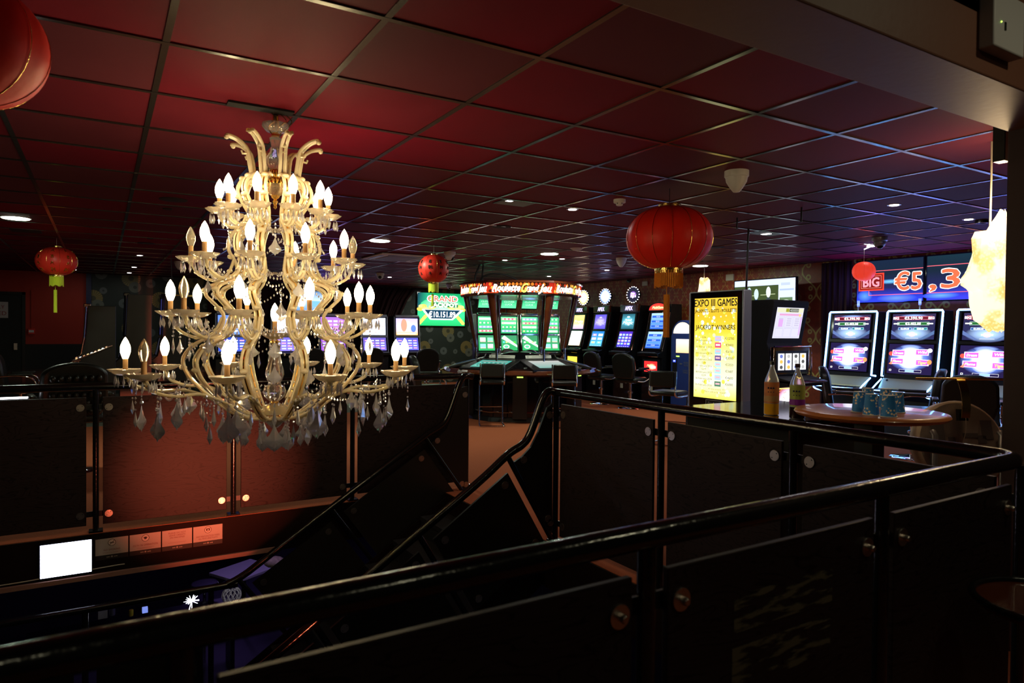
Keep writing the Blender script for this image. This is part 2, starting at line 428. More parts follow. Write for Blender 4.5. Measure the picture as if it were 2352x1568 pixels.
class Gfx:
    """a picture made of coloured shapes on a flat face: u to the right, v up, layers a hair apart"""
    def __init__(s, o, U, V, gap=0.0012):
        s.o = Vector(o); s.U = Vector(U).normalized(); s.V = Vector(V).normalized(); s.N = s.U.cross(s.V).normalized(); s.gap = gap
        s.v = []; s.f = []; s.c = []
    def add(s, pts, fs, colr, l):
        k = len(s.v); s.v += [tuple(s.o + s.U * p[0] + s.V * p[1] + s.N * (s.gap * l)) for p in pts]
        for f in fs:
            s.f.append(tuple(i + k for i in f))
            if isinstance(colr, list): s.c += [colr[i] for i in f]
            else: s.c += [colr] * len(f)
        return s
    def rect(s, u0, v0, u1, v1, c, l=0): return s.add([(u0, v0), (u1, v0), (u1, v1), (u0, v1)], [(0, 1, 2, 3)], c, l)
    def grad(s, u0, v0, u1, v1, cols, l=0):
        n = len(cols) - 1
        for i in range(n):
            a, b = v0 + (v1 - v0) * i / n, v0 + (v1 - v0) * (i + 1) / n
            s.add([(u0, a), (u1, a), (u1, b), (u0, b)], [(0, 1, 2, 3)], [cols[i], cols[i], cols[i + 1], cols[i + 1]], l)
        return s
    def poly(s, pts, c, l=1): return s.add(pts, [tuple(range(len(pts)))], c, l)
    def ell(s, cu, cv, ru, rv, c, l=1, n=20): return s.add([(cu + ru * math.cos(2 * PI * i / n), cv + rv * math.sin(2 * PI * i / n)) for i in range(n)], [tuple(range(n))], c, l)
    def glow(s, cu, cv, ru, rv, c0, c1, l=1, n=20):
        return s.add([(cu, cv)] + [(cu + ru * math.cos(2 * PI * i / n), cv + rv * math.sin(2 * PI * i / n)) for i in range(n)], [(0, i + 1, (i + 1) % n + 1) for i in range(n)], [c0] + [c1] * n, l)
    def frame(s, u0, v0, u1, v1, t, c, l=1):
        s.rect(u0, v0, u1, v0 + t, c, l); s.rect(u0, v1 - t, u1, v1, c, l); s.rect(u0, v0, u0 + t, v1, c, l); return s.rect(u1 - t, v0, u1, v1, c, l)
    def text(s, t, cu, cv, h, c, l=2, w=None, sh=0.0, al='c', bold=0.0):
        vs, fs, tw, th = text2d(t); k = h / 0.70; kx = (w / tw) if w else k
        x0 = cu - tw * kx / 2 if al == 'c' else cu if al == 'l' else cu - tw * kx
        for (dx, dy) in ([(0, 0)] if not bold else [(0, 0), (bold, 0), (-bold, 0), (0, bold), (0, -bold), (bold * .7, bold * .7), (-bold * .7, bold * .7), (bold * .7, -bold * .7), (-bold * .7, -bold * .7)]):
            s.add([(x0 + a * kx + b * k * sh + dx, cv - h / 2 + b * k + dy) for a, b in vs], fs, c, l)
        return s
    def build(s, name, parent, strength=1.0, world=None):
        me = bpy.data.meshes.new(name); me.from_pydata(s.v, [], s.f); me.materials.append(screen_mat(strength))
        at = me.color_attributes.new('picture', 'FLOAT_COLOR', 'CORNER')
        flat = []
        for c in s.c: flat += [c[0], c[1], c[2], 1.0]
        at.data.foreach_set('color', flat)
        o = bpy.data.objects.new(name, me); col.objects.link(o)
        if parent: o.parent = parent
        return o


def struct(name, mb, m, **k):
    o = mb.build(name, m, **k); o['kind'] = 'structure'; return o


# ================================================================== THE ROOM
XR, YN, YF, YS = 2.82, 1.129, 5.922, 4.05      # stairwell planes: right rail, near rail, far rail, near stair rail
XW, YW, XL = 10.4, 18.05, -7.0
SL = -0.33
fl = MB()
fl.box(XL, XW, -1.5, YN + 0.05, SL, 0)
fl.box(XR - 0.05, XW, YN + 0.05, YF - 0.05, SL, 0)
fl.box(XL, XW, YF - 0.05, YW, SL, 0)
struct('floor', fl, M['carpet'], smooth=False)
struct('ceiling', MB().box(XL, XW, 1.3, YW, CZ, CZ + 0.08), M['tiles'], smooth=False)
# suspended ceiling bars, one grid
g = MB(); bw, bh = 0.014, 0.006
x = -0.475 - TILE * 9
while x < XW: g.box(x - bw, x + bw, 1.32, YW, CZ - bh, CZ); x += TILE
y = 2.518 - TILE
while y < YW:
    if y > 1.33: g.box(XL, XW, y - bw, y + bw, CZ - bh - 0.001, CZ)
    y += TILE
g = g.build('ceiling_grid_trim', M['tbar'], smooth=False); g['kind'] = 'structure'; g.name = 'trim_1'
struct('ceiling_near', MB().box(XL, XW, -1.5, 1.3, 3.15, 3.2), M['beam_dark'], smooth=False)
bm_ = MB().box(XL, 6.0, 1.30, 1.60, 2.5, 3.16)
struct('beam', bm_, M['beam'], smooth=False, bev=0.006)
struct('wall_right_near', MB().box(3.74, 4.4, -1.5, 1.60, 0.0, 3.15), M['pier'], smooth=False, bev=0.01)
# far wall, medallion paper; red painted bay at the left with a recessed dark dado and door
struct('wall_far', MB().box(-0.23, XW, YW, YW + 0.15, 0, CZ), M['medal_x'], smooth=False)
struct('wall_far_left', MB().box(XL, -0.23, YW, YW + 0.15, 0, CZ), M['red_wall'], smooth=False)
struct('trim_2', MB().box(-1.42, -0.23, YW - 0.02, YW, 0, 1.14), M['dark_wall'], smooth=False)
struct('trim_3', MB().box(-0.29, -0.19, YW - 0.06, YW, 0, CZ), M['dark_blue'], smooth=False)
struct('wall_right', MB().box(XW, XW + 0.15, -1.5, YW, 0, CZ), M['damask'], smooth=False)
struct('wall_left', MB().box(XL - 0.15, XL, -1.5, YW, SL, CZ), M['dark_wall'], smooth=False)
struct('wall_near', MB().box(XL, XW, -1.6, -1.5, 0, 3.2), M['dark_wall'], smooth=False)
d = struct('door_1', MB().box(-2.5, -1.46, YW - 0.05, YW, 0, 2.2), M['dark_wall'], smooth=False, bev=0.005)
f_ = MB().box(-2.56, -2.5, YW - 0.07, YW, 0, 2.26).box(-1.46, -1.40, YW - 0.07, YW, 0, 2.26).box(-2.56, -1.40, YW - 0.07, YW, 2.2, 2.26)
f_.build('door_frame', M['black'], d)
MB().box(-1.60, -1.54, YW - 0.09, YW - 0.05, 1.02, 1.16).build('door_handle', M['steel'], d)
s = Gfx((-2.2, YW - 0.054, 1.70), (1, 0, 0), (0, 0, 1)); s.rect(0, 0, 0.50, 0.34, (0.6, 0.55, 0.5)); s.text('POLITELY', 0.44, 0.235, 0.075, (0.35, 0.02, 0.02), 1, al='r'); s.text('INFORMED', 0.47, 0.10, 0.085, (0.35, 0.02, 0.02), 1, al='r')
so = s.build('door_notice', None, 0); tag(so, 'white notice with red capitals taped on the dark door at far left', 'sign')

# stairwell linings and lower storey
LZ = -2.9
struct('wall_stairwell_far', MB().box(XL, XR - 0.07, YF - 0.064, YF - 0.051, SL, -0.004), M['fascia'], smooth=False)
struct('wall_stairwell_right', MB().box(XR - 0.064, XR - 0.051, YN + .07, YF - .051, SL, -0.004), M['fascia'], smooth=False)
struct('wall_stairwell_near', MB().box(XL, XR - .07, YN + 0.051, YN + 0.064, SL, -0.004), M['fascia'], smooth=False)
struct('floor_lower', MB().box(XL, XW, 1.0, YW, LZ - 0.05, LZ), M['low_floor'], smooth=False)
a = Vector((-4.5, 6.25, 0)); b_ = Vector((7.0, 18.0, 0)); nrm = Vector((-0.7, 0.7, 0)) * 0.1
wl = MB(); wl.add([(a.x, a.y, LZ), (b_.x, b_.y, LZ), (b_.x, b_.y, SL), (a.x, a.y, SL), (a.x - .07, a.y + .07, LZ), (b_.x - .07, b_.y + .07, LZ), (b_.x - .07, b_.y + .07, SL), (a.x - .07, a.y + .07, SL)],
                  [(0, 1, 2, 3), (4, 5, 6, 7), (0, 1, 5, 4), (3, 2, 6, 7), (0, 3, 7, 4), (1, 2, 6, 5)])
struct('wall_lower', wl, M['purple_wall'], smooth=False)
lamp('lower_glow', 'AREA', (2.0, 9.5, SL - 0.05), 5, (0.42, 0.28, 1.0), 0.6)


# ================================================================== BALUSTRADES
RZ = 1.078; RR = 0.028


def disc_pair(mbx, c, ax, side):
    """steel fixing disc with two pin holes (dark pips), c centre on the board face, facing side along ax"""
    pass


def disc(parent, c, ax, side, stud=False):
    mb = MB(); t = 0.006 * side
    prof = [(0.001, 0), (0.026, 0), (0.027, t * 0.4), (0.026, t), (0.001, t)]
    mb.lathe(prof, 22, c, ax=ax)
    if stud: mb.lathe([(0.0095, t), (0.0095, t * 3.4), (0.007, t * 4)], 12, c, ax=ax)
    o = mb.build('fixing_disc', M['steel'], parent)
    if not stud:
        hb = MB()
        for s_ in (-1, 1):
            d_ = 0.013
            cc = (c[0] + d_ * s_, c[1] + t * 1.02, c[2] + d_ * s_ * .9) if ax == 'y' else (c[0] + t * 1.02, c[1] + d_ * s_, c[2] - d_ * s_ * .9)
            hb.lathe([(0.0032, 0), (0.0032, 0.0006 * side)], 8, cc, ax=ax)
        hb.build('pin_hole', M['black'], parent)
    return o


def straight(name, label, ax, v, posts, spans, z0=0.05, z1=1.0, side=1, stud=False, group=None, knobs=None):
    """a run of balustrade at plane v: along x (ax='y') or along y (ax='x')"""
    root = empty(name, (0, 0, 0)); tag(root, label, 'balustrade', group)
    P = lambda t, z, o=0.0: (t, v + o, z) if ax == 'y' else (v + o, t, z)
    for t in posts:
        mb = MB().cyl(P(t, 0.0), P(t, RZ - 0.02), 0.021, 14); q = P(t, 0)
        mb.box(q[0] - .045, q[0] + .045, q[1] - .045, q[1] + .045, 0, 0.012)
        mb.build('post', M['black_paint'], root)
    for (a, b) in spans:
        if ax == 'y': pb = MB().box(a, b, v - 0.009, v + 0.009, z0, z1)
        else: pb = MB().box(v - 0.009, v + 0.009, a, b, z0, z1)
        pn = pb.build('panel', M['board'], root, smooth=False, bev=0.003)
        for (t, sgn) in ((a, 1), (b, -1)):
            for z in (0.128, 0.925):
                tk = t + 0.038 * sgn
                disc(pn, P(tk, z, 0.009 * side), ax, side, stud)
                cl = MB(); u0, u1 = sorted((t - 0.05 * sgn, tk + 0.02 * sgn))
                if ax == 'y': cl.box(u0, u1, v - side * 0.016 - 0.004, v - side * 0.016 + 0.004, z - 0.02, z + 0.02)
                else: cl.box(v - side * 0.016 - 0.004, v - side * 0.016 + 0.004, u0, u1, z - 0.02, z + 0.02)
                cl.build('clamp_bar', M['black'], pn, smooth=False)
    return root


# near run (in front of the camera), studs face the camera
n_ = straight('balustrade', 'black tubular balustrade running across the foreground with scuffed dark boards', 'y', YN,
              [-0.83, 0.10, 1.012, 1.921, XR - 0.01], [(-0.78, 0.045), (0.148, 0.964), (1.068, 1.87), (1.975, 2.72)], side=-1, stud=True)
MB().tube([(-1.4, YN, RZ), (XR - 0.09, YN, RZ)] + [(XR - 0.09 + 0.09 * math.sin(a), YN + 0.09 - 0.09 * math.cos(a), RZ) for a in [PI / 8 * i for i in range(1, 4)]], RR, 20).build('handrail', M['black_paint'], n_)
n_.rotation_euler = (0, 0, 0.017)   # the foreground run is not quite square to the well
_p = Matrix.Rotation(0.017, 4, 'Z') @ Vector((XR, YN, 0)); n_.location = (XR - _p.x, YN + 0.008 - _p.y, 0)
# scraped sticker remains
sm = mat('scraped_sticker_glue', (0.10, 0.085, 0.05), 0.7); sm.blend_method = 'HASHED' if hasattr(sm, 'blend_method') else None
h = NT(sm); vec, xx, yy, zz = h.xyz(); nz = h.n('ShaderNodeTexNoise'); nz.inputs['Scale'].default_value = 9; nz.inputs['Detail'].default_value = 9
mp = h.n('ShaderNodeMapping'); mp.inputs['Scale'].default_value = (1, 1, 5); sm.node_tree.links.new(vec, mp.inputs[0]); sm.node_tree.links.new(mp.outputs[0], nz.inputs['Vector'])
sm.node_tree.links.new(h.step(h.m('SUBTRACT', 1.0, nz.outputs['Fac']), 0.45, 0.05), sm.node_tree.nodes['Principled BSDF'].inputs['Alpha'])
for (p0, p1, k) in (((1665, 1360), (1895, 1300), 85), ((1660, 1480), (1890, 1420), 95)):
    A = YP(p0[0], p0[1], YN); B = YP(p1[0], p1[1], YN); A2 = YP(p0[0], p0[1] + k, YN)
    MB().box(A.x, B.x, YN - 0.0105, YN - 0.0095, A2.z, A.z).build('glue_residue', sm, n_, smooth=False)

r_ = straight('balustrade', 'black balustrade on the right of the stairwell below bottles and jackpot display', 'x', XR,
              [YS, 2.97, 2.078], [(3.03, 3.985), (2.135, 2.91), (1.22, 2.02)], side=-1)
MB().tube([(XR - 0.09 + 0.09 * math.sin(a), YN + 0.09 - 0.09 * math.cos(a), RZ) for a in [PI / 8 * i for i in range(3, 5)]] + [(XR, YN + 0.2, RZ), (XR, YS - 0.1, RZ), (XR, YS - .02, RZ), (XR - 0.02, YS, RZ)], RR, 20).build('handrail', M['black_paint'], r_)

f_ = straight('balustrade', 'black balustrade with wood grained boards along the far side of the stairwell', 'y', YF,
              [-0.035, 0.924, 1.917, 3.06], [(-1.0, -0.095), (0.01, 0.872), (0.98, 1.865), (1.965, 3.0)], side=-1)
MB().tube([(-1.6, YF, RZ), (3.0, YF, RZ), (3.05, YF - 0.01, RZ), (3.06, YF - 0.05, RZ)], RR, 16).build('handrail', M['black_paint'], f_)


def stair_side(name, label, yv, railpts, curved, n, bal, panels):
    """sloping rail in the plane y=yv; balusters stand square to the slope"""
    root = empty(name); tag(root, label, 'balustrade')
    MB().tube(spline([(x, yv, z) for x, z in railpts], 5), RR, 16).build('handrail', M['black_paint'], root)
    n = Vector(n)
    def rz(x):
        for i in range(len(railpts) - 1):
            (a, b), (c, d) = railpts[i], railpts[i + 1]
            if c <= x <= a: return b + (d - b) * (x - a) / (c - a)
        return railpts[-1][1]
    for bx in bal:
        p = Vector((bx, yv, rz(bx)))
        MB().cyl(p, p + n * 0.86, 0.02, 12).build('baluster', M['black_paint'], root)
    ks = [curved] + []
    for (a, b) in panels:
        pa, pb = Vector((a, yv, rz(a))), Vector((b, yv, rz(b)))
        q = [pa + n * 0.10, pb + n * 0.10, pb + n * 0.72, pa + n * 0.72]
        ks.append([(v.x, v.z) for v in q])
    for poly in ks:
        pn = MB().prism(poly, yv - 0.009, yv + 0.009).build('panel', M['board_dark'], root, smooth=False)
        c = (sum(p[0] for p in poly) / len(poly), sum(p[1] for p in poly) / len(poly))
        for p in (poly if len(poly) == 4 else [poly[0], poly[-3], poly[-2], poly[-1]]):
            k = 0.085 / max(0.05, math.hypot(c[0] - p[0], c[1] - p[1]))
            disc(pn, (p[0] + (c[0] - p[0]) * k, yv - 0.009, p[1] + (c[1] - p[1]) * k), 'y', -1)
    return root


stair_side('stair_balustrade', 'sloping black handrail and boards on the near side of the stairs', YS,
           [(2.80, 1.078), (2.755, 1.088), (2.70, 1.03), (2.60, 0.80), (2.53, 0.72), (2.41, 0.658), (2.156, 0.474), (1.428, 0.002), (0.905, -0.341), (0.5, -0.60)],
           [(2.78, 1.0), (2.735, 0.972), (2.70, 0.89), (2.66, 0.80), (2.60, 0.70), (2.53, 0.64), (2.455, 0.602), (2.765, 0.09), (2.79, 0.06)], (0.509, 0, -0.861), [2.41, 1.747, 1.08], [(2.36, 1.80), (1.70, 1.13), (1.03, 0.52)])
far_stair = stair_side('stair_balustrade', 'sloping black handrail and boards on the far side of the stairs', YF - 0.14,
           [(3.05, 1.078), (2.96, 1.085), (2.90, 1.0), (2.80, 0.745), (2.73, 0.64), (2.60, 0.57), (2.551, 0.54), (2.033, 0.21), (1.43, -0.176), (1.10, -0.39), (0.98, -0.465), (0.86, -0.515), (0.72, -0.525), (-1.6, -0.52)],
           [(2.99, 0.99), (2.93, 0.98), (2.88, 0.88), (2.83, 0.72), (2.77, 0.59), (2.69, 0.525), (2.60, 0.46), (2.95, -0.02), (3.0, -0.03)], (0.585, 0, -0.811), [2.551, 1.686, 0.935], [(2.49, 1.74), (1.63, 0.99)])
lr = far_stair
for px in (0.74, -0.10, -0.95): MB().cyl((px, YF - .14, -1.6), (px, YF - .14, -0.54), 0.021, 12).build('post', M['black_paint'], lr)
for a, b in ((-0.03, 0.68), (-0.88, -0.17)): MB().box(a, b, YF - .149, YF - .131, -1.5, -0.67).build('panel', M['board_dark'], lr, smooth=False)
# stairs: treads and risers, then the landing
st = MB(); n = 9; dx, dz = 0.262, 0.1767
for i in range(n):
    st.box(XR - 0.05 - dx * (i + 1) - 0.02, XR - 0.05 - dx * i, YS + 0.06, YF - 0.2, -dz * (i + 1) - 0.04, -dz * (i + 1))
    st.box(XR - 0.06 - dx * i, XR - 0.05 - dx * i, YS + 0.06, YF - 0.2, -dz * (i + 1), -dz * i - 0.005)
so = st.build('staircase', M['black_matte'], smooth=False); tag(so, kind='structure')
struct('floor_landing', MB().box(-2.2, XR - 0.05 - dx * n, YN + 0.06, YF, -1.65, -1.59), M['black_matte'], smooth=False)
for yv in (YS + 0.05, YF - 0.19):
    MB().prism([(2.77, -0.02), (2.77, -0.30), (0.42, -1.88), (0.42, -1.55)], yv - 0.006, yv + 0.006).build('stringer', M['fascia'], so, smooth=False)

# fascia fittings: trunking, signs, lit screen
tr = MB().box(-2.2, 1.28, YF - 0.09, YF - 0.065, SL - 0.0, SL + 0.035).build('cable_trunking', M['conduit'], smooth=False, bev=0.002); tag(tr, 'grey brown cable trunking along the bottom edge of the signed fascia', 'trunking')
cb_ = MB().tube(spline([(-1.6, YF - .070, SL + .06), (-0.6, YF - .070, SL + .052), (-0.3, YF - .070, SL + .062), (0.08, YF - .070, SL + .075), (0.15, YF - .070, SL + .075)], 5), 0.004, 6).build('loose_cable', M['cream']); tag(cb_, 'thin pale cable clipped along the fascia under the glaring screen', 'cable')
sc = empty('lit_screen', (0, 0, 0)); tag(sc, 'glaring overexposed white screen mounted on the fascia beside the sign row', 'screen')
fx0, fx1, fz0, fz1 = -0.372, -0.062, -0.27, -0.035
MB().box(fx0 - .006, fx1 + .006, YF - 0.08, YF - 0.065, fz0 - .006, fz1 + .006).build('screen_case', M['black'], sc, smooth=False)
MB().box(fx0, fx1, YF - 0.0825, YF - 0.0802, fz0, fz1).build('screen_glass', M['lightbox'], sc, smooth=False)
SG = [(-0.038, 0.173, 'NO SMOKING', 'no smoking'), (0.183, 0.392, 'CCTV IN OPERATION', 'camera'), (0.401, 0.610, None, 'credits'), (0.619, 0.832, 'ANY MALFUNCTION VOIDS', 'malfunction')]
ORD = ['leftmost, beside the glaring screen', 'with a dome camera symbol', 'asking not to leave credits', 'rightmost, with a monitor symbol']
for i, (a, b, t, k) in enumerate(SG):
    g = Gfx((a, YF - 0.066, -0.168), (1, 0, 0), (0, 0, 1), 0.0006); W = b - a; ink = (0.06, 0.02, 0.015); H = 0.122
    g.rect(0, -0.035, W, H, (0.02, 0.012, 0.01)); g.rect(0, 0, W, H, (0.42, 0.34, 0.30), 1)
    if t:
        g.ell(W / 2, H * .72, .026, .026, ink, 2, 24); g.ell(W / 2, H * .72, .0225, .0225, (0.62, 0.5, 0.44), 3, 24)
        if i == 0: g.rect(W / 2 - .014, H * .72 - .003, W / 2 + .014, H * .72 + .003, ink, 4); g.poly([(W / 2 - .018, H * .72 - .016), (W / 2 - .015, H * .72 - .018), (W / 2 + .018, H * .72 + .016), (W / 2 + .015, H * .72 + .018)], ink, 4)
        if i == 1: g.rect(W / 2 - .014, H * .72 + .004, W / 2 + .014, H * .72 + .009, ink, 4); g.ell(W / 2, H * .72 + .001, .010, .010, ink, 4)
        if i == 3: g.rect(W / 2 - .014, H * .72 - .008, W / 2 + .014, H * .72 + .012, ink, 4); g.poly([(W / 2 - .007, H * .72 - .005), (W / 2 + .007, H * .72 - .005), (W / 2, H * .72 + .009)], (0.6, 0.5, 0.44), 5); g.rect(W / 2 - .006, H * .72 - .013, W / 2 + .006, H * .72 - .010, ink, 4)
        g.text(t, W / 2, 0.037 if i != 3 else 0.040, 0.013, (0.2, 0.03, 0.02), 4, w=W * (.5 if i == 0 else .8))
        if i == 3: g.text('ALL PAYS AND PLAYS', W / 2, 0.022, 0.012, (0.2, 0.03, 0.02), 4, w=W * .65)
        else: g.rect(W * .22, .016, W * .78, .018, (0.3, 0.15, 0.12), 4); g.rect(W * .3, .011, W * .7, .0125, (0.3, 0.15, 0.12), 4)
    else:
        for j, tt in enumerate(('PLEASE DO NOT', 'LEAVE CREDITS', 'ON MACHINES')): g.text(tt, W / 2, 0.098 - .018 * j, 0.012, (0.2, 0.03, 0.02), 4, w=W * (.58 - .04 * j))
        g.rect(W * .2, .022, W * .8, .0235, (0.3, 0.15, 0.12), 4)
    g.text('EXPO', W / 2 - .022, -0.017, 0.008, (0.6, 0.5, 0.4), 2, w=.022); g.text('GAMES', W / 2 + .024, -0.017, 0.008, (0.6, 0.5, 0.4), 2, w=.024)
    for q in (-.004, 0, .004): g.rect(W / 2 + q - .001, -.022, W / 2 + q + .001, -.010, (0.6, 0.5, 0.4), 2)
    o = g.build('notice_sign', None, 0); tag(o, 'small white notice on the fascia, ' + ORD[i], 'sign', 'notice signs on the fascia')


# ================================================================== CHANDELIER
CX, CY = 0.832, 3.955
PXM = 0.002427
def zc(py): return 2.308 - (py - 430) * PXM - CZ
front = Vector((-0.206, -0.979, 0)); right = Vector((0.979, -0.206, 0))
def cang(a): return front * math.cos(R(a)) + right * math.sin(R(a))
ch = empty('chandelier', (CX, CY, CZ)); tag(ch, 'tall tiered crystal chandelier of gilded glass arms with glowing candle bulbs over the stairwell', 'chandelier')
def at_ang(a, pts): d = cang(a); return [d * (r * PXM) + Vector((0, 0, zc(py))) for r, py in pts]
lat = lambda prof, m, name, n=28, **k: MB().lathe([(r * PXM, zc(py)) for r, py in prof], n, **k).build(name, m, ch)
lat([(6, 262), (8, 285), (8, 300), (0.5, 300)], M['gold'], 'ceiling_stem')
lat([(4, 307), (20, 303), (30, 292), (29, 285), (26, 292), (12, 300), (4, 301)], M['clear_glass'], 'canopy_dish')
lat([(7, 306), (9, 308), (9, 312), (6, 314)], M['gold'], 'collar')
lat([(6, 313), (13, 318), (12, 326), (9, 335), (12, 348), (19, 364), (21, 378), (14, 388), (10, 392)], M['clear_glass'], 'stem_vase')
lat([(10, 388), (14, 396), (13, 402), (11, 408), (22, 414), (23, 420), (22, 424), (8, 424)], M['gold'], 'hub')
lat([(5, 420), (22, 424), (23, 432), (18, 444), (10, 449), (4, 450)], M['plate_glass'], 'hub_bowl')
lat([(10, 448), (8, 454), (3, 458), (6, 462), (3, 472), (4, 476), (1, 480)], M['gold'], 'finial')
# lower centre column
lat([(4, 780), (14, 778), (26, 771), (31, 765), (30, 764), (18, 772), (3, 776)], M['plate_glass'], 'centre_dish')
lat([(6, 780), (10, 783), (10, 787), (6, 789)], M['gold'], 'collar')
lat([(7, 788), (13, 793), (12, 803), (9, 812), (12, 826), (19, 845), (21, 860), (17, 873), (14, 878), (15, 884)], M['clear_glass'], 'column_vase')
lat([(12, 883), (22, 888), (26, 900), (22, 912), (10, 922)], M['clear_glass'], 'column_ball')
lat([(9, 921), (10, 924), (8, 927)], M['gold'], 'collar')
lat([(8, 926), (26, 932), (33, 942), (34, 954), (28, 962), (20, 964)], M['arm_glass'], 'lower_bowl')
lat([(33, 950), (35, 953), (33, 956)], M['gold'], 'bowl_band')
lat([(4, 966), (24, 964), (25, 967), (14, 976), (5, 982)], M['plate_glass'], 'drip_bowl')
lat([(3, 980), (5, 985), (3, 992), (5, 998), (1, 1003)], M['gold'], 'finial')
MB().ball((0, 0, zc(1022)), 14 * PXM, 10, 7).build('crystal_ball', M['crystal'], ch, smooth=False)

# candle parts (prototypes, copied)
def flame_bulb(mt, nm='bulb'):
    return MB().lathe([(0.0005, 0.112), (0.004, 0.107), (0.013, 0.092), (0.0215, 0.070), (0.0245, 0.052), (0.0235, 0.034), (0.0175, 0.014), (0.0125, 0.0)], 14).build(nm, mt)
def dish(r=27):
    rs = []; n = 32
    for (q, t, wv) in ((0.3, -0.022, 0), (0.65, -0.016, 0), (0.9, -0.004, 0.05), (1.0, 0.006, 0.11), (0.96, 0.007, 0.11), (0.6, -0.010, 0), (0.2, -0.014, 0)):
        rs.append([(q * r * PXM * (1 + wv * math.cos(8 * 2 * PI * j / n)) * math.cos(2 * PI * j / n), q * r * PXM * (1 + wv * math.cos(8 * 2 * PI * j / n)) * math.sin(2 * PI * j / n), t) for j in range(n)])
    return MB().rings(rs)
def spear(h=0.07, w=0.008):
    return MB().ball((0, 0, -0.008), 0.006, 6, 4).add(*octa(w, -0.016, -h * .72, -h))
def octa(w, z0, z1, z2, n=6):
    v = [(0, 0, z0)] + [(w * math.cos(2 * PI * i / n), w * math.sin(2 * PI * i / n), z1) for i in range(n)] + [(0, 0, z2)]
    return v, [(0, i + 1, (i + 1) % n + 1) for i in range(n)] + [(n + 1, (i + 1) % n + 1, i + 1) for i in range(n)]
def pendalogue(h=0.105, w=0.042):
    o = [(0, 0), (.28, -.25), (.50, -.42), (.72, -.52), (.95, -.62), (1.0, -.70), (.80, -.80), (.62, -.84), (.42, -.93), (.2, -.95), (0, -1.06)]
    o = o + [(-a, b) for a, b in reversed(o[1:-1])]
    v = [(a * w, 0, b * h) for a, b in o]; k = len(v); v += [(0, 0.010, -.68 * h), (0, -0.010, -.68 * h)]
    f = []
    for i in range(k): f += [(i, (i + 1) % k, k + 1), ((i + 1) % k, i, k)]
    return MB().ball((0, 0, 0.010), 0.008, 6, 4).add(v, f)
bulb0 = flame_bulb(M['bulb']); dead0 = flame_bulb(M['dead_bulb'], 'unlit_bulb'); dead0['label'] = 'unlit clear candle bulb'
sleeve0 = MB().lathe([(0.0125, -0.008), (0.0125, 0.06), (0.010, 0.063)], 14).build('candle_sleeve', M['sleeve'])
dish0 = dish().build('drip_dish', M['plate_glass'])
drop0 = spear().build('crystal_drop', M['crystal'], smooth=False)
pend0 = pendalogue().build('crystal_pendant', M['crystal'], smooth=False)
spear0 = spear(0.105, 0.012).build('crystal_spear', M['crystal'], smooth=False)
protos = [bulb0, dead0, sleeve0, dish0, drop0, pend0, spear0]
def put(p, parent, loc, rz=0.0, sc=1.0):
    c = p.copy(); col.objects.link(c); c.parent = parent; c.location = loc; c.rotation_euler = (0, 0, rz); c.scale = (sc, sc, sc); return c

